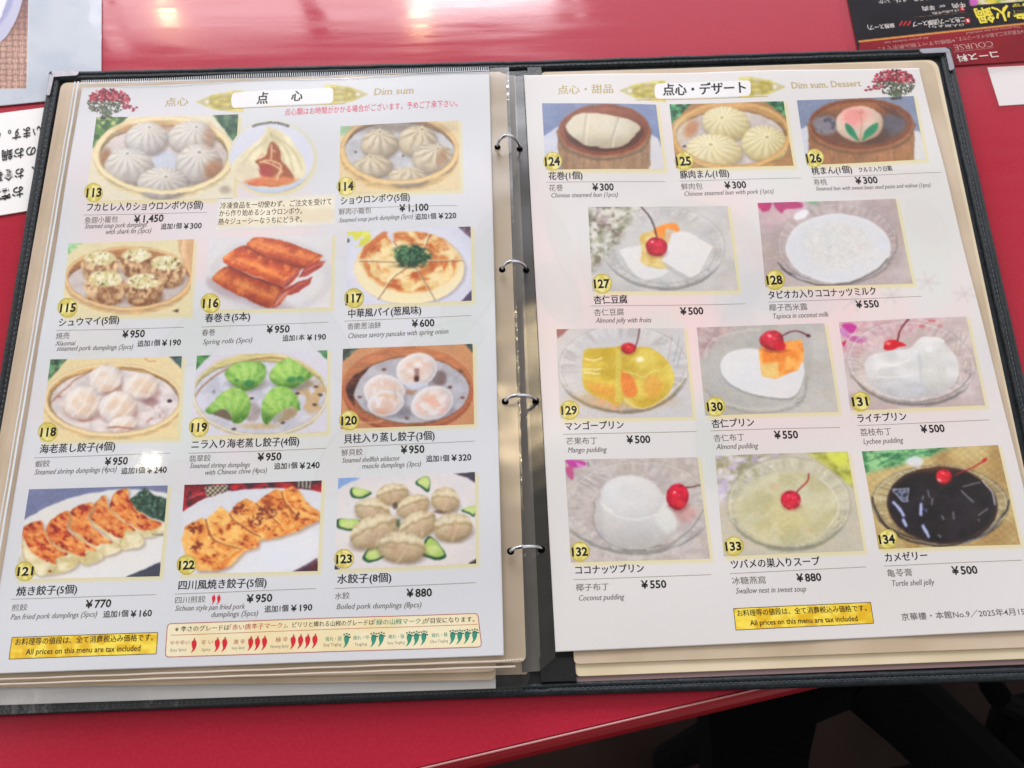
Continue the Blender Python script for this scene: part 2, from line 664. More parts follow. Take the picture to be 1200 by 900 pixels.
    def cherry(s, cx, cy, rx, ry, stem=None, stemc=(70, 30, 30), w=7, rot=0.):
        r_ = random.Random(s.seed * 7 + 1)
        if stem:
            s.line(stem, w * .8, stemc, 1, 5)
            s.line([(x - 1.5, y - 1.5) for x, y in stem], w * .25, np.asarray(stemc) + 70, .5, 4)
        d = np.array((r_.uniform(-16, 8), r_.uniform(-8, 14), r_.uniform(-6, 16)))
        s.shadow(cx + 5, cy + ry * .7, rx * .9, ry * .5, (120, 40, 44), .35, 26)
        m = s.ball(cx, cy, rx, ry, np.array((226, 46, 66)) + d, np.array((118, 6, 26)) + d * .5, rot + r_.uniform(-.3, .3), 9, (r_.uniform(-.45, .1), -.5), None, 1.2)
        s.tone(m, (150, 14, 34), (236, 66, 78), rx * .5, ry * .4, 3, 3, .28)
        s.mix(m * s.em(cx + rx * .2, cy + ry * .55, rx * .6, ry * .3, 22) * .45, (240, 90, 84))
        hx, hy = r_.uniform(-.4, .0), r_.uniform(-.5, -.3)
        s.ell(cx + hx * rx, cy + hy * ry, rx * r_.uniform(.10, .22), ry * r_.uniform(.07, .14), (252, 214, 212), .8, 6, r_.uniform(-.6, .6))
        s.ell(cx + (hx + .45) * rx, cy + (hy + .25) * ry, rx * .07, ry * .09, (246, 170, 170), .6, 5)
        s.ell(cx + r_.uniform(-.1, .3) * rx, cy - ry * .78, rx * .22, ry * .10, (100, 10, 26), .5, 8)

    def glass(s, cx, cy, rx, ry, dark=(140, 138, 135), lite=(232, 232, 232), rot=0., a=.7, seed=0):
        m = s.em(cx, cy, rx, ry, 8, rot)
        u, v = s.uv(cx, cy, rx, ry, rot)
        ang, rad = np.arctan2(v, u), np.sqrt(u * u + v * v)
        st = fnoise(ang * 16, rad * 2.2, seed + 5, 2)
        s.mix(m * sm((rad - .62) / .2) * sm((st - .54) * 6) * .26 * a, dark)
        s.mix(m * sm((rad - .62) / .2) * sm((.44 - st) * 6) * .45 * a, lite)
        s.ring(cx, cy, rx, ry, 10, dark, .34 * a, 10, None, rot)
        r_ = random.Random(seed + 3)
        for k in range(16):
            t = r_.uniform(0, 6.283)
            q = r_.uniform(.84, .99)
            s.ell(cx + rx * q * math.cos(t + rot), cy + ry * q * math.sin(t), r_.uniform(4, 13), r_.uniform(2.5, 5), (244, 244, 244), .75 * a, 5, t + 1.57)
            t = r_.uniform(.2, 2.9)
            s.ell(cx + rx * q * math.cos(t + rot), cy + ry * q * math.sin(t), r_.uniform(5, 15), r_.uniform(2, 4), np.asarray(dark) * .7, .55 * a, 5, t + 1.57)
        s.ring(cx, cy, rx - 9, ry - 8, 9, lite, .65 * a, 7, None, rot)
        lo = m * (1 - s.em(cx, cy - ry * .045, rx * .985, ry * .97, 10, rot)) * sm((v - .2) * 2)
        s.mix(lo * a, np.asarray(dark) * .82)
        s.ring(cx, cy, rx - 26, ry - 24, 8, dark, .28 * a, 8, 'low', rot)

    def steamer(s, cx, cy, rx, ry, t, h, rim, wall, floor, body, fo=(0, .16), fs=(.93, .80), dark=.78):
        bm = np.clip(s.em(cx, cy + h, rx, ry) + s.em(cx, cy + h * .5, rx, ry), 0, 1)
        s.tone(bm, np.asarray(body) * .92, np.asarray(body) * 1.04, 90, 8, 2)
        s.ring(cx, cy + h * .45, rx, ry, 6, np.asarray(body) * .75, .6, 7, 'low')
        s.ell(cx, cy, rx, ry, rim)
        s.ring(cx, cy, rx, ry, 4, np.asarray(rim) * .8, .7, 5)
        m = s.em(cx, cy, rx - t, ry - t * .8)
        s.tone(m, np.asarray(wall) * .9, np.asarray(wall) * 1.06, 120, 9, 4)
        dk = m * sm((s.y - (cy - ry)) / (ry * .9))
        s.mul(dk, dark)
        fm = s.em(cx + fo[0] * rx, cy + fo[1] * ry, rx * fs[0] - t * .3, ry * fs[1], 7) * m
        s.mix(m * s.em(cx + fo[0] * rx, cy + fo[1] * ry, rx * fs[0] + 8, ry * fs[1] + 8, 14) * .5, np.asarray(wall) * .5)
        s.tone(fm, np.asarray(floor) * .94, np.asarray(floor) * 1.03, 60, 40, 6)

    def rimfront(s, cx, cy, rx, ry, t, rim):
        s.ring(cx, cy, rx, ry, t, rim, 1, 5, 'low')
        s.ring(cx, cy, rx - t + 3, ry - t * .8 + 3, 5, np.asarray(rim) * .72, .6, 5, 'low')
        s.ring(cx, cy, rx - 1, ry - 1, 5, np.asarray(rim) * 1.08, .6, 5, 'low')

    def greens(s, m, a=(40, 70, 50), b=(130, 180, 110), sx=22, seed=0):
        s.tone(m, a, b, sx, sx * .8, seed, 3)


INK_GAIN = .94


def ink(c):
    return np.clip(lin(np.clip(c, 0, 255)) * INK_GAIN, 0, .88)


def grid_obj(name, quad, z, step, paint, frame, material, parent, mask=None, skirt=0., label=None, jitter=2.5, seed=0, photo=False):
    """a flat printed area: fine grid over the measured quad (TL, TR, BR, BL), one printed colour per point"""
    q = np.asarray(quad, float)
    w = max(np.linalg.norm(q[1] - q[0]), np.linalg.norm(q[2] - q[3]))
    h = max(np.linalg.norm(q[3] - q[0]), np.linalg.norm(q[2] - q[1]))
    nx, ny = int(w / step) + 2, int(h / step) + 2
    u, v = np.meshgrid(np.linspace(0, 1, nx), np.linspace(0, 1, ny))
    u, v = u.ravel()[:, None], v.ravel()[:, None]
    pts = (q[0] * (1 - u) + q[1] * u) * (1 - v) + (q[3] * (1 - u) + q[2] * u) * v
    co = P(pts[:, 0], pts[:, 1], z)
    ox, oy, k = frame
    pic = Pic((pts[:, 0] - ox) * k, (pts[:, 1] - oy) * k, (222, 220, 220), seed)
    if isinstance(mask, tuple):
        pic.c[:] = mask
    if photo:                                   # nothing in a photographed dish has a ruled outline
        X, Y = pic.x.copy(), pic.y.copy()
        for sc_, am in ((52., 4.6), (19., 2.0), (8., .9)):
            pic.x = pic.x + (fnoise(X / sc_, Y / sc_, seed + 31, 2) - .5) * 2 * am
            pic.y = pic.y + (fnoise(X / sc_, Y / sc_, seed + 57, 2) - .5) * 2 * am
    paint(pic)
    if photo:                                   # the camera that took the dish and the halftone soften every edge
        im = pic.c.reshape(ny, nx, 3)
        for ax in (0, 1):
            pd = [(2, 2) if k == ax else (0, 0) for k in range(3)]
            e = np.pad(im, pd, 'edge')
            n_ = im.shape[ax]
            im = sum(wt * np.take(e, np.arange(k, k + n_), ax) for k, wt in enumerate((.09, .24, .34, .24, .09)))
        pic.c = im.reshape(-1, 3)
        g = (fnoise(X / 60, Y / 44, seed + 5, 2) - .5) * .14 + (fnoise(X / 13, Y / 11, seed + 7, 2) - .5) * .15
        g = g * np.clip(1.5 - pic.c.mean(1) / 160, .07, 1)
        w = (fnoise(X / 90, Y / 70, seed + 9, 2) - .5) * 6
        pic.c = pic.c * (1 + g[:, None]) + w[:, None] * np.array((1., .25, -.9))
        lum = pic.c.mean(1, keepdims=True)
        pic.c = np.clip(lum + (pic.c - lum) * 1.06, 0, 255)
        pic.c = 255 * (pic.c / 255) ** 1.12
    if jitter and not isinstance(mask, tuple):
        rs = np.random.RandomState(seed + 1)
        g = fnoise(pts[:, 0] / 1.7, pts[:, 1] / 1.7, seed, 2)[:, None] - .5
        pic.c = pic.c + g * jitter * 3 + rs.normal(0, jitter * .5, (len(pts), 1))
    i = (np.arange(ny - 1)[:, None] * nx + np.arange(nx - 1)[None]).ravel()
    faces = np.stack([i + nx, i + nx + 1, i + 1, i], 1)
    col = ink(pic.c)
    if mask is not None:
        keep = (np.abs(pic.c - np.array(mask)).max(1) > 5)[faces].any(1) if isinstance(mask, tuple) else mask(pts)[faces].all(1)
        faces = faces[keep]
        used, inv = np.unique(faces, return_inverse=True)
        faces = inv.reshape(-1, 4)
        co, col = co[used], col[used]
    nf = len(faces)
    if skirt:
        b = np.concatenate([np.arange(nx), np.arange(1, ny) * nx + nx - 1, (ny - 1) * nx + np.arange(nx - 2, -1, -1), np.arange(ny - 2, 0, -1) * nx])
        n0 = len(co)
        co = np.concatenate([co, co[b] - np.array([0, 0, skirt])])
        col = np.concatenate([col, col[b]])
        m = len(b)
        j = np.arange(m)
        faces = np.concatenate([faces, np.stack([b, b[(j + 1) % m], n0 + (j + 1) % m, n0 + j], 1)])
        nf = len(faces)
    me = bpy.data.meshes.new(name)
    me.vertices.add(len(co))
    me.vertices.foreach_set('co', co.astype(np.float32).ravel())
    me.loops.add(nf * 4)
    me.loops.foreach_set('vertex_index', faces.astype(np.int32).ravel())
    me.polygons.add(nf)
    me.polygons.foreach_set('loop_start', np.arange(0, nf * 4, 4, dtype=np.int32))
    me.polygons.foreach_set('loop_total', np.full(nf, 4, np.int32))
    me.update(calc_edges=True)
    at = me.attributes.new('ink', 'FLOAT_COLOR', 'POINT')
    at.data.foreach_set('color', np.concatenate([col, np.ones((len(col), 1))], 1).astype(np.float32).ravel())
    me.materials.append(material)
    o = bpy.data.objects.new(name, me)
    if label:
        o['label'] = label
    return link(o, parent)


# ================================================================== THE SETTING
a = Acc()
box(a, (-3, -3, -.74), (3, 3, -.72))
o = a.build('floor', M['floor'])
o['kind'] = 'structure'

# table with a straight front edge running obliquely below the binder
E0, E1 = P(490, 899, 0), P(862, 811, 0)
ed = (E1 - E0) / np.linalg.norm(E1 - E0)
en = np.array([ed[1], -ed[0], 0])              # outwards, towards the viewer
tb = thing('table', 'glossy red laminate table with a straight rounded edge, carrying the open menu', 'table')
a = Acc()
L0, L1 = E0 - ed * 1.0, E0 + ed * 1.5
prof = [(0, 0), (.0012, -.0002), (.0022, -.0012), (.0026, -.003)]
back = 1.2
slab(a, [L0, L1, L1 - en * back, L0 - en * back], .028)
a.build('tabletop', M['table'], tb)
a = Acc()
vs, fs = [], []
prof = [(.0001, -.0004), (.0012, -.0001), (.0026, -.0004), (.0042, -.0018), (.0052, -.0045), (.0054, -.009), (.0040, -.026), (.0001, -.028)]
for q in (L0, L1):
    vs += [q + en * x + np.array([0, 0, y]) for x, y in prof]
n = len(prof)
for i in range(n):
    fs.append((i, (i + 1) % n, n + (i + 1) % n, n + i))
fs += [tuple(range(n - 1, -1, -1)), tuple(range(n, 2 * n))]
a.add(vs, fs)
a.build('edge_strip', M['edge'], tb)
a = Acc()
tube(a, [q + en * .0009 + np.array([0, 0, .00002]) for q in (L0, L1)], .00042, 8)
a.build('edge_highlight_line', M['edge_highlight'], tb)  # thin pale bead: the edge highlight put in as colour
a = Acc()
for q in (E0 - en * .35 - ed * .3, E0 - en * .35 + ed * .7):
    tube(a, [q + np.array([0, 0, -.028]), q + np.array([0, 0, -.72])], .03, 16)
    a.build('leg', M['black'], tb)
    a = Acc()

# dark chair half seen in the shade below the table edge
ch = thing('chair', 'black chair in deep shade beyond the table edge, at the lower right', 'chair')
zs = -.25
a = Acc()
pslab(a, smooth_pts([(838, 815), (905, 806), (940, 806), (958, 830), (950, 880), (930, 960), (850, 960), (834, 880)], 6), zs, .05)
a.build('seat', M['black'], ch)
a = Acc()
tube(a, [P(1010, 785, zs - .02), P(1075, 840, zs - .03), P(1165, 925, zs - .05), P(1245, 1000, zs - .05)], .026, 14)
tube(a, [P(900, 830, zs - .03), P(1010, 785, zs - .02)], .02, 12)
a.build('backrest_frame', M['black'], ch)
a = Acc()
for (x, y) in ((880, 840), (915, 930), (1150, 910)):
    p = P(x, y, zs - .05)
    tube(a, [p, np.array([p[0], p[1], -.72])], .016, 10)
    a.build('leg', M['black'], ch)
    a = Acc()
# black cloth bag standing on the floor beside the chair
bgt = thing('bag', 'slumped black cloth bag in the dark under the right end of the binder', 'bag')
a = Acc()
zb = -.30
for k, (sc_, zz) in enumerate(((1.0, zb - .10), (1.02, zb - .04), (.9, zb - .01), (.6, zb))):
    q = smooth_pts([(1165, 822), (1190, 815), (1230, 812), (1290, 850), (1290, 960), (1180, 980), (1150, 900)], 5)
    c = q.mean(0)
    qq = c + (q - c) * sc_
    pt = P(qq[:, 0], qq[:, 1], zz)
    if k:
        n = len(pt)
        a.add(np.concatenate([prev, pt]), [(i, (i + 1) % n, n + (i + 1) % n, n + i) for i in range(n)])
    prev = pt
a.add(prev, [tuple(range(len(prev)))])
q0 = P(qq[:, 0], qq[:, 1], zb - .1)
a.build('body', M['black'], bgt, smooth=True)
a = Acc()
tube(a, [P(1160, 800, zb + .02), P(1172, 818, zb + .03), P(1190, 830, zb)], .008, 8)
a.build('strap', M['black'], bgt)


# ================================================================== THE BINDER
bd = thing('menu_binder', 'open black leatherette ring binder with silver corners, lying flat on the red table', 'menu binder')
zc = .0030
LC = [(59, 86), (592, 73), (640, 815.5), (-64, 841)]        # left cover outline, TL TR BR BL
RC = [(592, 73.5), (1113, 57), (1277, 795), (640, 815.5)]


def inset(q, d):
    """d: inset left, top, right, bottom in pixels"""
    (a0, b0, c0, d0) = [np.asarray(p, float) for p in q]
    l, t, r, b = d
    return [a0 + (l, t), b0 + (-r, t), c0 + (-r, -b), d0 + (l, -b)]


for q in (LC, RC):
    a = Acc()
    pslab(a, q, zc, .0016, [8, 2, 2, 8] if q is LC else [2, 8, 8, 2])
    cv = a.build('cover_panel', M['leather'], bd)

    # rolled rim along the three outer sides: a low double ridge with stitching between
    if q is LC:
        path = [q[1], q[0], q[3], q[2]]
        wid = [10.5, 13.5, 15]
    else:
        path = [q[0], q[1], q[2], q[3]]
        wid = [10, 14.5, 16]
    for i in range(3):
        p, r = np.asarray(path[i], float), np.asarray(path[i + 1], float)
        n = 60
        cen = np.mean(np.asarray(q, float), 0)
        d = (r - p) / np.linalg.norm(r - p)
        nn = np.array([-d[1], d[0]])
        if np.dot(cen - p, nn) < 0:
            nn = -nn
        a = Acc()
        prof = [(0, .0002), (.02, .0011), (.12, .0018), (.3, .0020), (.46, .0017), (.50, .0012), (.54, .0016), (.72, .0018), (.92, .0014), (1., .0002)]
        vs, fs = [], []
        for k in range(n + 1):
            t = k / n
            c = p + (r - p) * t
            for (w_, h_) in prof:
                wob = .4 * math.sin(k * 1.9 + i) * (w_ > .5)
                e_ = c + nn * (wid[i] * w_ + wob * .5)
                m_ = 0.0
                vs.append(P(e_[0], e_[1], zc + .0001) + np.array([0, 0, h_ + .00012 * math.sin(k * .9 + 3 * i)]))
        K = len(prof)
        for k in range(n):
            for j in range(K - 1):
                fs.append((k * K + j, k * K + j + 1, (k + 1) * K + j + 1, (k + 1) * K + j))
        a.add(vs, fs)
        rm = a.build('rim', M['leather'], bd, smooth=True)
        a = Acc()
        Lp = np.linalg.norm(r - p)
        k = 3.
        while k < Lp - 8:
            c0, c1 = p + d * k + nn * wid[i] * .52, p + d * (k + 4.2) + nn * wid[i] * .52
            tube(a, [P(*c0, zc + .0017), P(*((c0 + c1) / 2), zc + .0021), P(*c1, zc + .0017)], .00022, 5)
            k += 6.2
        a.build('stitching', M['thread'], rm)

# mauve lining that shows as a thin band inside the lower right rim
a = Acc()
pslab(a, [(674, 780), (1245, 756), (1262, 776), (676, 799)], .0044, .001)
a.build('lining', M['lining'], bd)
# spine with its ribbed vinyl hinge tabs
a = Acc()
pslab(a, [(594, 84), (634, 82), (677, 801), (612, 806)], .0040, .0009)
a.build('spine', M['vinyl'], bd)
a = Acc()
pslab(a, [(618, 79), (634, 78.5), (636, 92), (619, 92)], .0052, .0011)
a.build('hinge_tab', M['vinyl'], bd)
a = Acc()
pslab(a, [(632, 771), (673, 770), (676, 798), (634, 799)], .0056, .0015)
a.build('hinge_tab', M['vinyl'], bd)
a = Acc()
pslab(a, [(594, 88), (604, 88), (634, 786), (612, 788)], .0052, .0011)
a.build('ring_plate', M['steel'], bd)
# metal corner caps
a = Acc()
pslab(a, [(60, 83.6), (93, 82.6), (90.5, 88.2), (62, 90)], .0060, .003, [2, 3, 2, 2])
pslab(a, [(58.5, 86), (63, 89.5), (58, 112), (54, 111)], .0059, .003, [1, 1, 2, 2])
a.build('corner_cap', M['nickel'], bd)
a = Acc()
pslab(a, [(1077, 57.5), (1109, 55.5), (1113, 61), (1080, 62.5)], .0062, .003, [2, 2, 1, 3])
pslab(a, [(1107.5, 57), (1112.5, 57.2), (1119, 80), (1113, 83)], .0061, .003, [1, 2, 3, 2])
a.build('corner_cap', M['nickel'], bd)

# ------------------------------------------------------------------ sheets below the two open pages
def sheet(name, label, cat, quad, z, thick, m, r=0, group=None):
    a = Acc()
    pslab(a, quad, z, thick, r)
    o = a.build(name, M[m])
    o['label'] = label
    o['category'] = cat
    if group:
        o['group'] = group
    return o


sheet('backing_sheet', 'beige backing sheet with rounded corners inside the left cover', 'sheet',
      [(72, 97), (588, 84), (618, 790), (-52, 806)], .0050, .0006, 'beige', [8, 3, 3, 8])
# the lowest left leaf: white sheet in a clear sleeve that overhangs the cover
lw = thing('menu_page', 'white menu leaf in a clear sleeve, lowest of the left stack, overhanging the cover', 'menu page', 'menu leaves in the ring binder')
a = Acc()
pslab(a, [(94, 104), (570, 92), (581, 806.5), (-25, 827)], .0066, .0004)
a.build('paper', M['white'], lw)
a = Acc()
lamina(a, [(90, 98), (596, 86), (622, 809), (-30, 839)], .0071, [3, 3, 22, 3])
a.build('sleeve', M['film_edge'], lw)
for k, (z, q, m, lab) in enumerate((
        (.0086, [(76, 99), (576, 88), (581, 796.5), (-48, 806)], 'beige', 'lower beige menu leaf in the left stack, its edge showing below the upper ones'),
        (.0104, [(78, 98.5), (578, 87), (581, 787), (-44, 800)], 'beige', 'middle beige menu leaf in the left stack under the open dim sum page'),
        (.0122, [(80, 98), (593, 86), (616.5, 775.5), (-40, 795)], 'beige', 'upper beige menu leaf directly beneath the open dim sum page'))):
    sheet('menu_page', lab, 'menu page', q, z, .0011, m, [3, 3, 9, 3], 'menu leaves in the ring binder')
for (z, q, m, lab) in ((.0052, [(634, 85.5), (1098, 70), (1247, 770), (675, 792.5)], 'cream', 'lower cream menu leaf with rounded corners under the dessert page'),
                       (.0063, [(636, 84.5), (1093, 72), (1243, 757), (673, 778)], 'beige', 'upper beige menu leaf lying just under the dessert page')):
    sheet('menu_page', lab, 'menu page', q, z, .0009, m, [3, 12, 12, 6], 'menu leaves in the ring binder')


# ================================================================== LOOSE SHEETS ON THE TABLE
# hot pot leaflet, upside down, top right
F960 = (960, 0, 5)


def fq(fr, pts):
    return [(fr[0] + x / fr[2], fr[1] + y / fr[2]) for x, y in pts]


ls = thing('laminated_card', 'white laminated sheet at the right edge, poking out below the black hot pot leaflet', 'laminated card')
a = Acc()
pslab(a, fq(F960, [(985, 395), (1300, 380), (1350, 600), (1056, 620)]), .0003, .0002)
a.build('paper', M['white'], ls)
a = Acc()
lamina(a, fq(F960, [(930, 380), (1300, 360), (1350, 625), (1042, 655)]), .0005, 2)
a.build('laminate', M['laminate_clear'], ls)

hp = thing('leaflet', 'laminated black and red hot pot leaflet lying upside down at the top right corner', 'leaflet')
zh = .0008


def paint_leaf(p):
    p.c[:] = (24, 22, 27)
    p.tone(np.ones(len(p.x)), (20, 18, 24), (30, 28, 34), 200, 120, 3)
    m = p.pm([(240, 245), (1300, 128), (1400, 500), (200, 500)], 3)
    p.tone(m, (128, 22, 34), (146, 30, 42), 200, 200, 5)
    p.line([(235, 243), (700, 192), (1300, 128)], 11, (214, 150, 78), 1, 4, False)
    p.line([(560, 100), (860, 72)], 3, (120, 95, 50), .9, 2, False)
    # strip of a blurred food photo
    m = p.pm([(885, -40), (1300, -40), (1300, 0), (885, 32)], 4)
    p.tone(m, (150, 170, 70), (235, 225, 200), 40, 14, 9, 3)
    p.ell(905, 10, 26, 26, (200, 90, 190), .9, 12)
    p.ell(1010, 4, 30, 18, (235, 215, 60), .8, 14)
    # red number squares
    p.poly([(822, 38), (850, 35), (852, 62), (824, 65)], (190, 30, 40), 1, 3)
    p.poly([(852, 108), (882, 105), (884, 136), (854, 139)], (190, 30, 40), 1, 3)
    for k in range(3):
        p.line([(472 + k * 24, 148), (486 + k * 24, 126)], 9, (200, 50, 55), 1, 4, False)


grid_obj('printed_panel', fq(F960, [(158, -40), (1300, -40), (1300, 352), (252, 420)]), zh, .8, paint_leaf, F960, M['print_matt'], hp, skirt=.0002, jitter=1.2, seed=70)
a = Acc()
zt = zh + .0002
T(a, F960, '鴦火鍋', 1212, 18, 902, 52, 92, zt, 1, .02)
T(a, F960, 'コース料', 1040, 297, 800, 322, 44, zt, 0, .012)
T(a, F960, 'COURSE', 1012, 240, 785, 264, 46, zt, 2, 0, (.006, -.012), 0, True)
rule(a, F960, 1020, 278, 790, 306, .00022, zt, 2)
T(a, F960, '※写真はお二人前のイメージです。', 1192, 172, 800, 218, 26, zt, 2)
T(a, F960, '※価格はすべて税込表示です。', 792, 226, 345, 276, 26, zt, 2)
T(a, F960, 'The prices are tax included', 1180, 150, 860, 190, 16, zt, 2)
T(a, F960, 'All prices include tax', 640, 215, 380, 246, 16, zt, 2)
T(a, F960, '二色スープ(酒醸スープ', 848, 98, 540, 128, 32, zt, 0, .006)
T(a, F960, '麻辣スープ)', 436, 134, 280, 150, 30, zt, 0, .006)
T(a, F960, '(2人前より)', 845, 138, 640, 150, 16, zt, 0)
T(a, F960, '羊肉', 672, 30, 600, 38, 30, zt, 0, .006)
T(a, F960, 'or', 735, 28, 700, 32, 24, zt, 0)
T(a, F960, '牛肉', 850, 12, 775, 22, 30, zt, 0, .006)
T(a, F960, '(ラム肉or牛肉)', 815, 52, 660, 72, 16, zt, 0)
T(a, F960, '1', 873, 112, 862, 114, 22, zt, 0, .01)
T(a, F960, '2', 841, 42, 830, 44, 22, zt, 0, .01)
T(a, F960, '白身魚、えび、いか', 640, -22, 345, 2, 24, zt, 0)
a.build('lettering', [M['whiteink'], M['yellowink'], M['pinkink']], hp)
a = Acc()
lamina(a, fq(F960, [(108, -60), (1330, -60), (1330, 392), (800, 446), (205, 470)]), zh + .0005, 2)
a.build('laminate', M['laminate_clear'], hp)

# flyer with a tableware photo, top left
F0 = (0, 0, 8.571)
fl = thing('flyer', 'pale flyer at the top left with a photo of a woven mat and plate rim', 'flyer')


def paint_flyer(p):
    p.c[:] = (188, 196, 208)
    p.tone(np.ones(len(p.x)), (182, 191, 205), (194, 201, 211), 300, 200, 3)
    w = p.pm([(-400, -200), (287, -200), (268, 888), (-400, 900)], 5)
    # basket weave
    gx, gy = p.x / 62., p.y / 58.
    cell = (np.floor(gx) + np.floor(gy)) % 2
    fx, fy = gx - np.floor(gx), gy - np.floor(gy)
    hgt = np.where(cell > 0, np.sin(np.pi * fx) ** .5 * (.75 + .25 * np.cos(fy * 6.28 * 3)), np.sin(np.pi * fy) ** .5 * (.75 + .25 * np.cos(fx * 6.28 * 3)))
    hgt = hgt * (.7 + .45 * p.noise(40, 40, 8, 2))
    c = np.array((110, 78, 66)) + hgt[:, None] * np.array((126, 112, 104))
    p.c = p.c * (1 - w[:, None]) + c * w[:, None]
    up = w * sm((520 - p.y - (p.x - 60) * .3) / 420)
    p.mul(up, (.72, .60, .60))
    hole = sm((.16 - np.abs(fx - .02)) * 8) * sm((.16 - np.abs(fy - .02)) * 8)
    p.mix(w * hole * .7, (70, 50, 44))
    # plate
    pl = w * p.pm([(-500, -300), (215, -100), (222, 10), (180, 150), (110, 290), (20, 405), (-300, 600)], 6, True)
    p.mix(pl, (190, 190, 216))
    p.mix(w * p.pm([(-500, -300), (140, -100), (130, 10), (90, 120), (30, 210), (-60, 300), (-300, 400)], 40, True) * .8, (150, 152, 196))
    p.mix(w * p.pm([(-500, -300), (90, -100), (66, 10), (30, 110), (-20, 200), (-300, 330)], 14, True), (226, 228, 236))
    p.line([(232, -10), (190, 150), (118, 300), (25, 420)], 10, (70, 45, 45), .5, 16)
    p.line([(288, -20), (284, 300), (270, 880)], 6, (228, 228, 236), .8, 4, False)


grid_obj('paper', [(-25, -20), (119, -20), (118.5, 112), (-22, 126)], .0010, .55, paint_flyer, F0, M['print'], fl, skirt=.0003, jitter=1.5, seed=80)
a = Acc()
lamina(a, [(-25, -20), (119.6, -20), (119.2, 113), (-22, 127)], .0013)
a.build('film', M['film'], fl)
nt = thing('notice_sheet', 'white sheet with large black upside-down Japanese text, left of the binder', 'notice')
a = Acc()
pslab(a, [(-30, 136.5), (75, 123), (50, 244), (-30, 257)], .0010, .0006)
a.build('paper', M['white'], nt)
a = Acc()
F1 = (0, 0, 1)
T(a, F1, 'います。み', 48, 146, -10, 155, 14.5, .0013, 0, .012)
T(a, F1, 'のお鍋', 42, 170, 2, 176, 13.5, .0013, 0, .012)
T(a, F1, '、お食事', 41, 194, -8, 201, 14, .0013, 0, .012)
T(a, F1, 'お客', 27, 217, -2, 222, 14.5, .0013, 0, .012)
a.build('lettering', M['ink'], nt)

# ================================================================== PRINTED PICTURES (each in the coordinates of its own enlarged crop)
def p113(p):
    p.c[:] = (226, 220, 200)
    m = p.pm([(60, 200), (330, 200), (100, 420), (60, 420)], 10)
    ck = np.sin(p.x / 9.) * np.sin(p.y / 9.)
    p.mix(m, (92, 132, 74))
    p.mix(m * sm(ck * 3) * sm((330 - p.y) / 60), (196, 200, 140))
    p.specks(m, (50, 92, 50), 30, .5, 3, .8)
    m = p.pm([(780, 200), (960, 200), (960, 420), (930, 400)], 10)
    p.greens(m, (50, 88, 66), (110, 140, 110), 40, 4)
    p.steamer(510, 452, 412, 232, 36, 30, (233, 219, 182), (218, 192, 146), (214, 203, 198), (226, 212, 176), (0, .12), (.94, .82), .80)
    p.shadow(170, 480, 40, 60, (150, 104, 62), .7, 40)
    p.shadow(400, 300, 160, 30, (170, 120, 80), .5, 30)
    p.ell(520, 500, 80, 70, (198, 207, 224), .8, 50)
    for i, (x, y, a_, b, k) in enumerate(((408, 360, 124, 100, (.1, -.68)), (672, 352, 136, 98, (.2, -.62)), (308, 526, 142, 108, (-.08, -.70)),
                                          (716, 510, 134, 114, (0, -.62)), (502, 622, 146, 92, (.12, -.42)))):
        p.bun(x, y, a_, b, (226, 222, 215), (158, 150, 146), k, 17, .55, 0, i * 7)
    p.shadow(800, 545, 50, 62, (168, 108, 66), .6, 60, .6)
    p.shadow(775, 350, 30, 60, (170, 120, 84), .5, 50)
    p.rimfront(510, 452, 412, 232, 30, (236, 222, 186))
    p.shadow(870, 660, 30, 22, (120, 100, 80), .4, 30)


def p113b(p):
    p.c[:] = (224, 222, 222)
    p.ell(352, 425, 226, 186, (216, 214, 190), 1, 8)
    p.ell(352, 425, 219, 178, (217, 219, 231), 1, 7)
    for k in range(15):
        t = -2.03 + k * .064
        x, y = 352 + 212 * math.cos(t), 425 + 180 * math.sin(t)
        p.ell(x, y, 7, 5, (60, 58, 60), .85, 4, t)
    p.ell(352, 560, 170, 44, (200, 176, 150), .8, 30)
    m = p.poly([(330, 268), (352, 268), (420, 300), (510, 410), (530, 500), (490, 548), (400, 585), (240, 580), (160, 540), (135, 480), (190, 410), (300, 320)], (236, 229, 200), 1, 10, True)
    p.tone(m, (214, 204, 170), (242, 236, 212), 90, 110, 3, 3, .7)
    for q in ([(352, 300), (440, 400), (470, 520)], [(350, 300), (470, 390), (510, 480)], [(330, 330), (230, 420), (180, 500)], [(350, 310), (410, 420), (425, 520)]):
        p.line(q, 12, (198, 188, 150), .6, 14)
    p.poly([(352, 345), (395, 385), (402, 440), (440, 480), (470, 540), (380, 575), (250, 572), (230, 560), (290, 540), (285, 470), (264, 444), (320, 420)], (166, 104, 76), 1, 10, True)
    p.specks(p.pm([(352, 345), (400, 440), (410, 540), (290, 540), (265, 444)], 8), (226, 190, 160), 22, .55, 5, .8)
    p.ell(325, 495, 36, 34, (176, 84, 82), .9, 14)
    p.ell(370, 548, 130, 24, (222, 150, 102), .85, 18)
    p.ell(265, 555, 60, 20, (222, 132, 92), .8, 14)
    for q in ([(300, 450), (350, 440), (400, 470), (380, 540)], [(355, 360), (350, 430)], [(290, 450), (360, 460), (410, 500)]):
        p.line(q, 9, (230, 196, 164), .9, 6)
    p.ell(215, 500, 62, 50, (224, 212, 190), .8, 40)
    p.line([(160, 552), (260, 590), (400, 590), (510, 545)], 22, (197, 210, 228), .95, 12)
    p.line([(170, 575), (260, 604), (400, 603), (500, 570)], 5, (160, 176, 200), .5, 8)


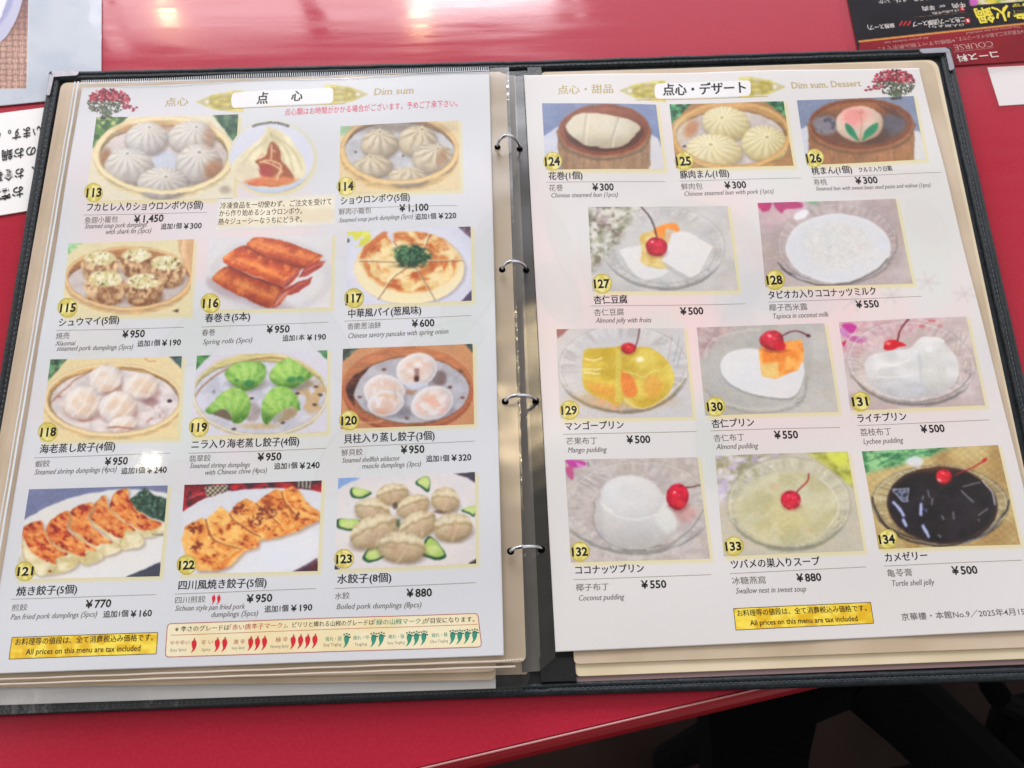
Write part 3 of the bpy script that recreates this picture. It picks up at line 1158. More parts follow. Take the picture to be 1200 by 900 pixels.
def p114(p):
    p.c[:] = (222, 205, 168)
    p.ell(100, 300, 60, 40, (150, 196, 160), .8, 30)
    p.steamer(440, 425, 348, 206, 26, 40, (222, 193, 144), (176, 144, 108), (198, 198, 201), (216, 188, 138), (0, .1), (.96, .85), .86)
    p.shadow(440, 300, 240, 30, (120, 96, 74), .5, 40)
    for i, (x, y, a_, b, k) in enumerate(((325, 395, 108, 88, (0, -.85)), (548, 380, 116, 92, (.2, -.85)), (640, 478, 122, 90, (.2, -.7)), (288, 528, 116, 68, (-.2, -.85)), (492, 588, 116, 60, (.1, -.8)))):
        p.poly([(x + k[0] * a_ - 30, y - b * .75), (x + k[0] * a_, y - b * 1.08), (x + k[0] * a_ + 34, y - b * .7)], (216, 206, 182), 1, 12)
        p.bun(x, y, a_, b, (221, 210, 186), (146, 132, 112), k, 13, .8, 0, 20 + i * 5)
    p.shadow(690, 470, 26, 50, (160, 110, 70), .6, 30, .3)
    for x, y in ((185, 440), (462, 465), (515, 270)):
        p.ell(x, y, 8, 6, (50, 46, 46), .8, 6)
    p.rimfront(440, 425, 348, 206, 28, (224, 196, 146))


def p115(p):
    p.c[:] = (224, 214, 178)
    p.greens(p.pm([(150, 60), (330, 60), (150, 210)], 14), (128, 180, 120), (190, 220, 180), 40, 3)
    m = p.pm([(910, 60), (1100, 60), (1100, 420), (960, 300)], 10)
    p.tone(m, (205, 168, 130), (228, 196, 158), 30, 160, 4)
    p.steamer(585, 350, 436, 216, 22, 34, (223, 190, 142), (190, 140, 98), (203, 193, 189), (214, 184, 140), (.0, .16), (.97, .78), .88)
    for i, (x, y, r) in enumerate(((388, 262, 1.), (638, 238, .92), (842, 300, 1.04), (424, 408, 1.12), (688, 425, 1.06))):
        a_, b = 116 * r, 112 * r
        p.shadow(x + 10, y + b * .5, a_ * 1.05, b * .6, (120, 84, 60), .55, 30)
        m = np.clip(p.em(x, y - b * .25, a_, b * .6, 10) + p.pm([(x - a_ * .98, y - b * .3), (x + a_ * .98, y - b * .3), (x + a_ * .92, y + b * .6), (x + a_ * .5, y + b), (x - a_ * .5, y + b), (x - a_ * .92, y + b * .6)], 12, True), 0, 1)
        p.tone(m, (150, 108, 76), (234, 208, 168), 26, 34, 30 + i, 3)
        p.mul(m * sm((p.y - y) / (b * 1.0)), (.84, .78, .74))
        t = p.em(x, y - b * .42, a_ * .9, b * .44, 14)
        p.tone(t, (206, 194, 142), (238, 234, 208), 24, 18, 50 + i, 3)
        p.specks(t, (70, 84, 50), 14, .76, 60 + i, .9)
        p.specks(m, (116, 70, 44), 20, .74, 66 + i, .8)
    p.rimfront(585, 350, 436, 216, 22, (226, 194, 148))
    p.poly([(880, 580), (925, 565), (920, 590)], (90, 60, 44))


def p116(p):
    p.c[:] = (219, 217, 218)
    p.ring(540, 370, 420, 260, 60, (207, 205, 207), .6, 20)
    p.ell(520, 400, 330, 190, (223, 221, 222), .7, 60)
    p.shadow(430, 520, 260, 60, (160, 140, 150), .5, 60, .35)
    p.shadow(200, 460, 120, 40, (176, 160, 166), .6, 50, .5)

    def roll(pts, axis, seed, d=1.):
        m = p.poly(pts, np.array((192, 92, 54)) * d, 1, 6, True)
        (x0, y0), (x1, y1) = axis
        L = math.hypot(x1 - x0, y1 - y0)
        n = ((p.x - x0) * (y1 - y0) - (p.y - y0) * (x1 - x0)) / L
        p.mix(m * sm(1 - np.abs(n - 6) / 46) * .75, np.array((236, 156, 92)) * d)
        p.mix(m * sm((-n - 32) / 46) * .7, np.array((140, 54, 40)) * d)
        p.mix(m * sm((n - 44) / 30) * .5, np.array((160, 66, 44)) * d)
        w = p.noise(46, 40, seed, 3)
        p.mix(m * sm((w - .55) * 6) * .5, np.array((242, 170, 98)) * d)
        p.mix(m * sm((.42 - w) * 6) * .5, np.array((158, 62, 42)) * d)
        p.line([(x0, y0), ((x0 + x1) / 2 + 20, (y0 + y1) / 2 + 26), (x1, y1 + 22)], 5, (168, 78, 46), .45, 7)
        return m
    m = p.poly([(640, 445), (820, 372), (800, 420), (720, 480), (650, 500)], (176, 78, 66), 1, 5)
    p.line([(660, 470), (800, 385)], 6, (226, 160, 140), .7, 5)
    p.line([(664, 452), (816, 376)], 5, (120, 44, 40), .7, 5)
    roll([(142, 392), (165, 355), (245, 312), (400, 370), (640, 452), (655, 478), (600, 560), (530, 586), (470, 572), (290, 488), (158, 415)], ((160, 378), (600, 535)), 3, .95)
    p.poly([(590, 500), (650, 462), (655, 485), (585, 560), (555, 570)], (196, 120, 106), 1, 5, True)
    p.line([(575, 555), (645, 475)], 6, (235, 190, 170), .8, 4)
    p.line([(560, 560), (590, 500), (640, 462)], 5, (130, 50, 40), .8, 4)
    p.line([(250, 308), (430, 385), (610, 448)], 14, (112, 40, 34), .75, 12)
    roll([(368, 165), (400, 125), (455, 105), (620, 128), (868, 222), (875, 245), (830, 300), (760, 318), (560, 265), (400, 195)], ((400, 138), (850, 262)), 5)
    p.poly([(760, 318), (850, 262), (905, 268), (880, 310), (770, 372), (720, 380)], (178, 84, 74), 1, 5)
    p.line([(765, 335), (895, 275)], 6, (222, 146, 124), .8, 4)
    p.line([(750, 350), (870, 305)], 5, (120, 44, 44), .8, 4)
    roll([(212, 272), (226, 235), (345, 165), (420, 192), (700, 305), (735, 318), (700, 392), (640, 440), (595, 436), (440, 375), (250, 302)], ((240, 240), (660, 395)), 7, 1.04)
    p.poly([(600, 430), (735, 318), (722, 360), (640, 442)], (172, 82, 76), 1, 4)
    p.line([(612, 432), (725, 335)], 5, (224, 156, 130), .8, 4)
    p.line([(360, 168), (520, 245), (740, 318)], 12, (120, 44, 34), .65, 10)
    p.line([(740, 330), (760, 300), (870, 225)], 6, (134, 52, 40), .7, 6)


def p117(p):
    p.c[:] = (213, 214, 227)
    p.ell(515, 355, 420, 285, (221, 222, 232), .8, 60)
    p.tone(p.pm([(815, 60), (960, 60), (960, 190)], 6), (78, 60, 78), (150, 120, 140), 14, 10, 3)
    p.poly([(870, 600), (960, 505), (960, 620)], (84, 72, 104))
    p.poly([(60, 600), (110, 590), (105, 660), (60, 660)], (66, 62, 50))
    p.specks(p.em(165, 165, 100, 62, 20), (214, 214, 92), 34, .42, 5, 1.)
    p.ell(225, 140, 24, 20, (226, 222, 120), .9, 12)
    p.ell(104, 185, 10, 14, (60, 66, 50), .8, 8)
    ms = p.em(520, 370, 372, 246, 10)
    p.mix(p.em(535, 382, 372, 244, 26) * .6, (150, 140, 150))
    p.tone(ms, (228, 198, 140), (242, 224, 180), 70, 44, 6)
    u, v = p.uv(530, 325, 365, 236)
    rad = np.sqrt(u * u + v * v)
    w = fnoise(rad * 6 + 3 * p.noise(120, 90, 8), np.arctan2(v, u) * 1.5, 9, 3)
    p.mix(ms * sm((w - .50) * 7) * .85 * sm((1.0 - rad) * 4), (206, 124, 62))
    p.mix(ms * sm((w - .64) * 8) * .8 * sm((.95 - rad) * 5), (186, 92, 50))
    p.mix(ms * sm((rad - .86) * 9) * sm((v + .1) * 4), (238, 227, 192))
    rings = np.sin(rad * 30 + w * 7)
    p.mix(ms * sm(rings * 1.2 - .3) * .28, (246, 230, 190))
    for q in ([(505, 330), (440, 235), (385, 150)], [(470, 330), (175, 322)], [(520, 350), (400, 445), (300, 580)], [(555, 360), (620, 460), (690, 582)], [(610, 325), (880, 316)], [(580, 300), (625, 220), (660, 140)]):
        p.line(q, 12, (244, 232, 204), .8, 8)
        p.line([(x + 5, y + 4) for x, y in q], 6, (116, 76, 50), .8, 6)
    p.poly([(345, 120), (400, 110), (420, 190), (400, 200)], (218, 218, 228), .9, 8)
    p.poly([(180, 310), (210, 230), (345, 128), (375, 130), (365, 165), (250, 235), (215, 310)], (200, 106, 56), .75, 8)
    m = np.clip(sm((p.noise(26, 22, 12, 3) - .38) * 8) * p.em(533, 292, 140, 78, 26) + p.em(533, 292, 112, 58, 20), 0, 1)
    p.tone(m, (22, 62, 44), (98, 140, 96), 15, 12, 14, 3)
    p.shadow(530, 358, 110, 14, (60, 50, 30), .5, 20)


def p118(p):
    p.c[:] = (228, 212, 172)
    p.greens(p.pm([(100, 60), (310, 60), (140, 260)], 8), (44, 66, 52), (130, 180, 130), 40, 3)
    p.greens(p.pm([(880, 60), (1020, 60), (1020, 200)], 8), (50, 64, 66), (100, 130, 120), 40, 4)
    p.steamer(560, 372, 448, 236, 26, 30, (232, 212, 172), (222, 184, 128), (222, 213, 211), (224, 200, 152), (.02, .05), (.93, .86), .9)
    p.line([(150, 400), (300, 260), (420, 190), (520, 150)], 10, (140, 92, 60), .6, 14)
    p.line([(610, 162), (760, 185), (900, 260), (965, 340)], 5, (96, 66, 54), .8, 5)
    p.line([(760, 105), (790, 125), (825, 125)], 8, (176, 116, 70), .6, 6)
    for i, (x, y, a_, b) in enumerate(((512, 242, 112, 92), (738, 288, 118, 88), (366, 392, 126, 108), (590, 420, 124, 100), (620, 530, 100, 52))):
        p.shadow(x + 8, y + b * .5, a_, b * .62, (160, 120, 112), .6, 30)
        m = p.ball(x, y, a_, b, (236, 230, 225), (186, 168, 162), -.2, 14)
        p.tone(m * p.em(x + 10, y + 8, a_ * .75, b * .7, 40), (222, 186, 150), (236, 226, 214), 70, 50, 20 + i, 2, .5)
        u, v = p.uv(x, y, a_, b)
        p.mix(m * sm(np.sin(u * 9 + v * 5 + 3 * p.noise(60, 60, i)) * 2 - .6) * .35, (245, 242, 238))
    p.line([(530, 552), (600, 548), (680, 560)], 9, (152, 88, 78), .8, 8)
    p.line([(340, 505), (400, 505), (430, 495)], 9, (170, 110, 100), .7, 8)
    p.line([(500, 325), (545, 322), (610, 285)], 10, (150, 100, 84), .6, 10)
    p.shadow(800, 385, 55, 26, (140, 96, 100), .6, 24)
    p.ell(922, 382, 15, 11, (44, 34, 40), 1, 5)
    p.specks(p.em(800, 470, 90, 60, 30), (186, 130, 126), 26, .6, 9, .6)
    p.ell(215, 355, 14, 8, (190, 110, 110), .7, 8)
    p.rimfront(560, 372, 448, 236, 28, (233, 213, 172))


def p119(p):
    p.c[:] = (214, 212, 222)
    p.greens(p.pm([(110, 60), (250, 60), (120, 190)], 8), (60, 120, 70), (120, 176, 110), 40, 3)
    p.steamer(545, 335, 432, 268, 12, 20, (226, 217, 192), (214, 203, 148), (206, 206, 217), (216, 206, 186), (.0, .09), (1.0, .86), .94)
    p.greens(p.pm([(890, 40), (1010, 40), (1010, 150)], 8), (60, 120, 80), (120, 170, 120), 40, 4)
    p.line([(125, 360), (200, 265), (330, 175), (470, 120), (600, 102), (700, 112)], 9, (150, 106, 66), .75, 9)
    p.specks(p.em(880, 350, 110, 110, 60), (200, 168, 120), 50, .5, 5, .8)
    for (x, y) in ((490, 364), (376, 560), (785, 334), (905, 292), (930, 342), (895, 406), (690, 520)):
        p.ell(x, y, 15, 8, (60, 50, 46), .9, 6)
    p.ell(250, 320, 12, 12, (140, 140, 146), .8, 6)
    p.shadow(540, 540, 130, 20, (196, 166, 110), .6, 24)

    def leafy(m, x, y, a_, b, seed, sl=.25):
        u, v = p.uv(x, y, a_, b)
        r2 = np.clip(u * u + v * v, 0, 1)
        sh = np.clip(np.sqrt(1 - r2) * .8 + (-u * .2 - v * .4) + .1, 0, 1)
        c = np.array((98, 150, 64)) * (1 - sh[:, None]) + np.array((172, 212, 116)) * sh[:, None]
        p.c = p.c * (1 - m[:, None]) + c * m[:, None]
        ang = np.arctan2(v - .95, u - sl * .5) + .12 * (p.noise(46, 46, seed) - .5)
        st = np.sin(ang * 17)
        edge = sm((.75 - v) * 1.6)
        p.mix(m * sm(st * 1.5 - .35) * .34 * edge, (204, 222, 152))
        p.mix(m * sm(-st * 1.6 - .5) * .17 * edge, (100, 152, 66))
        p.mix(m * sm((p.noise(34, 26, seed + 40, 3) - .55) * 6) * .3, (92, 148, 70))
        p.mix(m * sm((.42 - p.noise(26, 30, seed + 44, 3)) * 6) * .35, (190, 214, 134))
        p.mul(m * sm((v - .25) * 1.6), (.82, .86, .78))
    p.shadow(470, 270, 120, 50, (120, 116, 110), .6, 30)
    p.shadow(750, 270, 130, 50, (120, 116, 110), .6, 30)
    p.shadow(490, 450, 60, 60, (140, 120, 110), .5, 30)
    leafy(p.pm([(320, 190), (400, 140), (500, 122), (570, 150), (578, 220), (530, 285), (450, 312), (380, 285), (330, 240)], 7, True), 455, 215, 130, 96, 3)
    leafy(p.pm([(605, 210), (640, 150), (715, 108), (735, 108), (820, 160), (885, 225), (840, 250), (760, 300), (660, 285), (610, 250)], 7, True), 725, 205, 135, 100, 5, .5)
    for x, y, a_ in ((475, 268, 34), (392, 250, 14), (745, 245, 30), (800, 240, 22)):
        p.ell(x, y, a_, a_ * .7, (44, 120, 72), .75, 16)
    leafy(p.pm([(195, 440), (260, 375), (310, 320), (390, 296), (460, 330), (482, 400), (465, 470), (420, 522), (370, 515), (360, 470), (310, 430), (240, 465)], 6, True), 350, 395, 140, 120, 7)
    p.poly([(245, 462), (310, 432), (354, 468), (362, 505), (300, 486)], (98, 84, 60), .85, 12, True)
    leafy(p.pm([(555, 460), (560, 390), (610, 310), (680, 288), (750, 315), (795, 385), (798, 440), (750, 420), (690, 440), (620, 495), (590, 530), (565, 510)], 6, True), 670, 400, 130, 118, 9, .4)
    p.poly([(620, 500), (690, 440), (760, 425), (790, 445), (752, 490), (680, 515)], (160, 132, 84), .7, 16, True)
    p.poly([(610, 500), (670, 455), (700, 455), (650, 520)], (170, 176, 170), .7, 9, True)
    p.rimfront(545, 335, 432, 268, 14, (228, 219, 196))


def p120(p):
    p.c[:] = (200, 150, 110)
    p.steamer(535, 325, 418, 262, 16, 26, (196, 126, 88), (196, 132, 92), (189, 187, 194), (172, 104, 74), (.05, .06), (.90, .80), .92)
    p.greens(p.pm([(100, 40), (235, 60), (120, 160)], 8), (60, 70, 60), (120, 140, 120), 30, 3)
    p.greens(p.pm([(890, 30), (980, 30), (960, 110)], 8), (50, 70, 70), (130, 150, 140), 30, 3)
    m = p.pm([(125, 340), (190, 250), (300, 190), (230, 270), (185, 370), (200, 450), (150, 410)], 10)
    p.tone(m, (58, 34, 30), (130, 66, 56), 60, 16, 5)
    for (x, y) in ((385, 210), (875, 222), (803, 320), (882, 384), (228, 386), (525, 518), (700, 545)):
        p.ell(x, y, 15, 9, (116, 76, 66), .9, 6)
    p.shadow(735, 262, 50, 50, (110, 84, 80), .7, 30)
    p.shadow(510, 480, 50, 40, (120, 116, 124), .6, 30)
    for i, (x, y, a_, b, r) in enumerate(((592, 212, 134, 108, -.3), (384, 352, 134, 108, 0), (395, 425, 118, 84, -.2), (690, 422, 142, 106, -.35))):
        p.shadow(x + 8, y + b * .4, a_, b * .75, (128, 122, 130), .5, 30)
        m = p.ball(x, y, a_, b, (232, 228, 228), (186, 180, 182), r, 12)
        p.tone(m * p.em(x, y, a_ * .78, b * .74, 50, r), (220, 190, 172), (234, 228, 226), 50, 44, 30 + i, 3, .8)
        p.ring(x, y, a_ - 4, b - 4, 10, (238, 236, 238), .6, 10, None, r)
    p.poly([(575, 200), (608, 200), (606, 285), (578, 285)], (150, 110, 108), .8, 14)
    p.ell(593, 268, 13, 18, (64, 40, 40), .95, 7)
    p.line([(350, 378), (400, 372), (450, 390)], 16, (226, 192, 160), .8, 14)
    p.line([(445, 340), (462, 395)], 9, (180, 166, 166), .7, 9)
    p.poly([(520, 300), (640, 290), (660, 320), (560, 340)], (206, 212, 226), .8, 12, True)
    p.poly([(525, 340), (600, 335), (560, 372), (525, 370)], (176, 130, 104), .7, 10)
    p.specks(p.em(690, 425, 110, 76, 30), (232, 176, 160), 36, .55, 8, .6)
    p.ell(370, 478, 50, 22, (208, 164, 140), .6, 26)
    p.rimfront(535, 325, 418, 262, 24, (182, 112, 80))
    p.line([(230, 548), (300, 548), (370, 538)], 7, (226, 186, 150), .7, 6)


def p121(p):
    p.c[:] = (124, 131, 164)
    p.ell(660, 500, 720, 425, (224, 223, 222), 1, 8, -.12)
    p.ell(700, 470, 560, 300, (230, 229, 227), .6, 60, -.12)
    p.poly([(735, 582), (940, 492), (960, 600), (735, 600)], (72, 74, 92), 1, 6)
    p.poly([(80, 480), (130, 440), (200, 560), (80, 600)], (196, 192, 160), .6, 40)
    m = p.pm([(755, 130), (790, 105), (850, 58), (905, 105), (980, 125), (965, 258), (900, 240), (800, 190)], 8)
    p.tone(m, (22, 52, 44), (86, 118, 100), 13, 11, 14, 3)
    p.specks(m, (196, 204, 196), 15, .74, 4, .8)
    G = [[(132, 310), (160, 275), (243, 250), (252, 290), (282, 360), (330, 410), (420, 455), (455, 495), (400, 540), (300, 562), (215, 570), (160, 520), (128, 420)],
         [(268, 320), (300, 245), (395, 192), (402, 240), (390, 290), (430, 340), (530, 395), (598, 455), (580, 482), (490, 506), (400, 450), (300, 390)],
         [(395, 260), (425, 185), (530, 145), (540, 180), (515, 225), (545, 290), (620, 350), (702, 405), (680, 440), (590, 456), (515, 400), (420, 315)],
         [(522, 200), (555, 150), (605, 105), (625, 115), (632, 170), (690, 235), (790, 300), (842, 370), (800, 408), (700, 412), (640, 350), (545, 275)],
         [(643, 165), (672, 95), (745, 65), (755, 120), (800, 190), (880, 240), (957, 268), (955, 315), (850, 350), (780, 312), (720, 262), (665, 210)]]
    B = [[(132, 310), (160, 275), (243, 252), (252, 290), (282, 360), (330, 412), (395, 445), (330, 470), (320, 500), (240, 470), (170, 420), (140, 360)],
         [(268, 320), (300, 245), (395, 194), (402, 240), (390, 290), (430, 340), (530, 398), (560, 430), (500, 425), (490, 460), (400, 430), (310, 380)],
         [(395, 260), (425, 185), (530, 147), (540, 180), (515, 225), (545, 290), (620, 352), (660, 385), (590, 385), (560, 400), (500, 360), (420, 305)],
         [(522, 200), (555, 155), (602, 108), (622, 118), (632, 170), (690, 235), (790, 302), (740, 310), (715, 350), (640, 320), (550, 260)],
         [(643, 165), (672, 95), (745, 68), (755, 120), (800, 190), (880, 240), (950, 272), (900, 300), (830, 305), (760, 270), (700, 225), (660, 195)]]
    for i in (4, 3, 2, 1, 0):
        g, b = G[i], B[i]
        xs, ys = np.mean(g, 0)
        p.mix(p.pm([(x + 14, y + 12) for x, y in g], 24, True) * .5, (150, 130, 110))
        m = p.poly(g, (227, 216, 176), 1, 7, True)
        p.tone(m, (208, 194, 146), (236, 228, 198), 60, 40, 20 + i)
        m = p.pm(b, 12, True)
        p.tone(m, (212, 124, 66), (234, 168, 98), 40, 26, 30 + i, 3)
        n1 = fnoise((p.x * .8 + p.y * .6) / 34, (p.y * .8 - p.x * .6) / 15, 40 + i, 3)
        p.mix(m * sm((n1 - .52) * 7) * .8, (190, 74, 44))
        p.mix(m * sm((n1 - .64) * 8) * .9, (132, 34, 34))
        p.mix(m * sm((.36 - n1) * 7) * .6, (246, 202, 140))
        p.line(g[-3:] + g[:3], 4, (146, 84, 44), .5, 6)
    for q in ([(330, 480), (322, 520), (300, 560)], [(510, 440), (495, 480)], [(715, 355), (700, 400)]):
        p.line(q, 6, (176, 164, 116), .8, 8)
    p.ell(288, 545, 9, 8, (130, 60, 40), .9, 6)
    p.line([(890, 330), (955, 332)], 5, (60, 80, 60), .8, 5)


def p122(p):
    p.c[:] = (218, 220, 226)
    m = p.pm([(80, 30), (960, 30), (960, 115), (880, 92), (640, 80), (380, 100), (240, 150), (120, 225), (80, 225)], 6)
    p.tone(m, (110, 22, 40), (190, 46, 60), 60, 40, 3)
    p.specks(m, (60, 44, 56), 40, .55, 6, .9)
    k = (np.sin(p.x / 4.6) * np.sin(p.y / 4.2))
    m2 = p.pm([(250, 80), (390, 55), (380, 105), (260, 140)], 6)
    p.mix(m2, (206, 196, 170))
    p.mix(m2 * sm(k * 4), (50, 40, 46))
    m3 = p.pm([(780, 40), (880, 40), (870, 88), (780, 78)], 5)
    p.mix(m3, (66, 56, 56))
    p.mix(m3 * sm(np.sin(p.x / 3.6) * 3), (190, 184, 170))
    p.ell(420, 78, 26, 14, (216, 40, 54), .9, 10)
    p.line([(150, 150), (240, 110)], 8, (200, 150, 150), .6, 8)
    p.poly([(770, 575), (910, 495), (920, 580)], (96, 48, 60), 1, 6)
    p.specks(p.pm([(770, 575), (910, 495), (920, 580)], 6), (60, 44, 66), 24, .5, 8, .8)
    p.ell(640, 470, 330, 130, (226, 228, 233), .8, 60, -.25)
    g = [(112, 385), (135, 310), (240, 256), (258, 275), (262, 262), (345, 190), (390, 232), (430, 180), (492, 140), (550, 172), (600, 130), (662, 90), (700, 100), (760, 70), (800, 100), (850, 170), (925, 222), (920, 272), (790, 338), (690, 370), (600, 382), (570, 390), (560, 430), (490, 452), (470, 470), (400, 540), (320, 570), (210, 570), (140, 480)]
    p.mix(p.pm([(x + 10, y + 16) for x, y in g], 30) * .5, (150, 110, 80))
    m = p.pm(g, 7)
    p.tone(m, (222, 152, 78), (240, 192, 116), 70, 46, 4)
    n1 = fnoise((p.x + p.y * .5) / 42, (p.y - p.x * .4) / 24, 12, 4)
    p.mix(m * sm((n1 - .52) * 7) * .65, (210, 112, 52))
    p.mix(m * sm((n1 - .64) * 8) * .8, (140, 62, 38))
    p.mix(m * sm((.38 - n1) * 7) * .6, (250, 218, 150))
    for q in ([(258, 268), (280, 350), (330, 400), (460, 440)], [(395, 235), (420, 270), (520, 340), (575, 370)], [(550, 175), (620, 230), (690, 300)], [(700, 105), (720, 170), (790, 250)]):
        p.line(q, 9, (134, 70, 36), .75, 9)
        p.line([(x + 12, y - 3) for x, y in q], 9, (248, 220, 156), .6, 8)
    for q in ([(620, 380), (650, 330), (690, 300)], [(340, 555), (420, 480), (470, 450)], [(470, 440), (540, 390)], [(700, 360), (900, 270)]):
        p.line(q, 16, (226, 134, 62), .7, 12)
    for x, y, r in ((455, 205, 34), (545, 275, 30), (200, 320, 34), (195, 420, 30), (640, 322, 16), (610, 225, 40), (795, 250, 24)):
        p.specks(p.em(x, y, r * 1.5, r, 14), (120, 46, 34), 14, .46, int(x), .85)


def p123(p):
    p.c[:] = (221, 216, 216)
    p.ell(510, 350, 400, 260, (227, 222, 221), .8, 90)
    p.poly([(90, 60), (240, 75), (150, 110), (100, 150)], (142, 172, 214), 1, 10)
    p.poly([(790, 50), (925, 40), (920, 110), (860, 75)], (76, 66, 84), 1, 8)
    p.poly([(870, 580), (920, 548), (920, 590)], (70, 62, 66), 1, 6)
    p.poly([(80, 580), (120, 612), (80, 620)], (60, 56, 60), 1, 6)
    for q in ([(172, 160), (190, 132), (260, 145), (300, 165), (240, 195), (190, 190)], [(555, 105), (590, 75), (632, 68), (645, 110), (635, 155), (590, 130)],
              [(95, 345), (110, 315), (220, 318), (245, 350), (190, 385), (110, 368)], [(830, 268), (890, 245), (920, 250), (905, 305), (870, 290)],
              [(248, 545), (290, 488), (370, 485), (375, 540), (290, 572)], [(590, 515), (620, 430), (660, 425), (738, 525), (700, 555), (640, 545)]):
        p.poly(q, (44, 86, 62), 1, 6, True)
        c = np.mean(q, 0)
        qq = [tuple(c + (np.array(z) - c) * .82 + (3, -6)) for z in q]
        m = p.poly(qq, (176, 204, 118), 1, 9, True)
        p.mix(m * p.em(c[0], c[1] - 4, 40, 26, 24) * .7, (216, 224, 160))
    for i, (x, y, a_, b, r) in enumerate(((425, 168, 96, 62, -.2), (735, 205, 82, 76, .1), (545, 238, 100, 62, -.35), (305, 262, 104, 72, .15), (320, 385, 152, 92, -.38), (575, 350, 112, 78, -.45), (780, 365, 114, 82, -.1), (478, 480, 138, 92, .05))):
        p.shadow(x + 6, y + b * .4, a_ * 1.02, b * .75, (120, 100, 80), .55, 26, r)
        m = p.ball(x, y, a_, b, (224, 212, 184), (158, 138, 104), r, 8, (-.1, -.6))
        n1 = p.noise(34, 30, 40 + i, 3)
        p.mix(m * sm((n1 - .54) * 6) * .5, (178, 150, 118))
        u, v = p.uv(x, y, a_, b, r)
        p.mix(m * sm(1 - np.abs(v + .58 - .25 * u * u + .05 * np.sin(u * 11 + i)) * 4.5) * .75, (232, 223, 196))
        p.mix(m * sm(1 - np.abs(v + .26 - .25 * u * u + .04 * np.sin(u * 11 + i)) * 6) * .5, (156, 132, 96))
        for q_ in (-.5, -.15, .2, .55):
            p.mix(m * sm(1 - np.abs(u - q_ + .2 * v * q_) * 11) * sm(.5 - v) * .14, (170, 148, 112))
        p.mix(m * sm(1 - np.abs(u - .25 + v * .4) * 7) * sm(v * 2 + .6) * .35, (236, 226, 200))
        p.mix(m * p.em(x + 6, y + b * .25, a_ * .5, b * .4, 30, r) * .4, (190, 156, 134))
    p.ell(440, 238, 16, 22, (70, 52, 40), .7, 12)
    p.ell(700, 275, 34, 12, (110, 76, 60), .7, 12)
    p.ell(460, 340, 14, 26, (60, 90, 56), .7, 12)


def _basket(p, cx, cy, rx, ry, bodyb, body, rim, wall, bw):
    m = p.pm([(cx - bw, cy), (cx + bw, cy), (cx + bw * .99, bodyb), (cx + bw * .9, bodyb + 60), (cx - bw * .88, bodyb + 60), (cx - bw * .98, bodyb - 60)], 6)
    p.tone(m, np.array(body) * .93, np.array(body) * 1.05, 14, 120, 3)
    p.mul(m * sm((cx - bw * .2 - p.x) / bw) * .6, (.86, .82, .80))
    p.line([(cx - bw, cy + 6), (cx - bw * .8, cy + ry * .75), (cx, cy + ry * 1.12), (cx + bw * .8, cy + ry * .75), (cx + bw, cy + 6)], 18, np.array(body) * .7, .7, 14)
    p.ell(cx, cy, rx, ry, rim)
    p.ring(cx, cy, rx - 16, ry - 12, 7, np.array(rim) * .68, .8, 6)
    p.ring(cx, cy, rx - 3, ry - 3, 8, np.array(rim) * 1.18, .5, 8, 'low')
    return p.ell(cx, cy, rx - 34, ry - 28, wall)


def p124(p):
    p.c[:] = (134, 146, 178)
    p.tone(np.ones(len(p.x)), (128, 140, 172), (140, 152, 182), 200, 200, 3)
    p.poly([(40, 470), (160, 385), (180, 620), (60, 680)], (206, 208, 220), 1, 12)
    p.poly([(760, 430), (820, 465), (860, 560), (880, 690), (740, 690)], (214, 212, 216), 1, 10)
    m = _basket(p, 467, 410, 302, 172, 640, (170, 140, 112), (150, 92, 66), (132, 82, 60), 306)
    p.mul(m * sm((p.y - 330) / 160), (.72, .68, .66))
    p.tone(m * sm((350 - p.y) / 60), (140, 84, 60), (160, 100, 74), 140, 10, 5)
    q = [(212, 385), (235, 350), (275, 310), (340, 297), (450, 303), (560, 325), (640, 345), (700, 385), (698, 425), (650, 470), (590, 515), (500, 532), (400, 520), (320, 500), (245, 440)]
    p.mix(p.pm([(x + 4, y + 12) for x, y in q], 20, True) * .6, (70, 42, 34))
    m = p.poly(q, (218, 211, 192), 1, 8, True)
    p.mul(m * sm((p.y - 400) / 140), (.84, .82, .78))
    p.mul(m * sm((p.x - 560) / 160), (.92, .90, .88))
    p.line([(352, 305), (338, 400), (330, 500)], 14, (180, 170, 150), .55, 16)
    p.line([(366, 305), (352, 400), (344, 500)], 10, (232, 227, 212), .7, 12)
    p.line([(560, 330), (530, 420), (505, 528)], 14, (178, 168, 148), .6, 16)
    p.line([(575, 335), (546, 420), (522, 520)], 10, (230, 224, 208), .7, 12)
    p.poly([(672, 440), (712, 408), (700, 445), (680, 460)], (90, 56, 44), .8, 8)
    p.ring(467, 410, 302, 172, 34, (150, 92, 66), 1, 6, 'low')
    p.ring(467, 410, 286, 158, 8, (96, 56, 44), .7, 7, 'low')
    p.ring(467, 410, 300, 170, 9, (182, 122, 92), .5, 8, 'low')


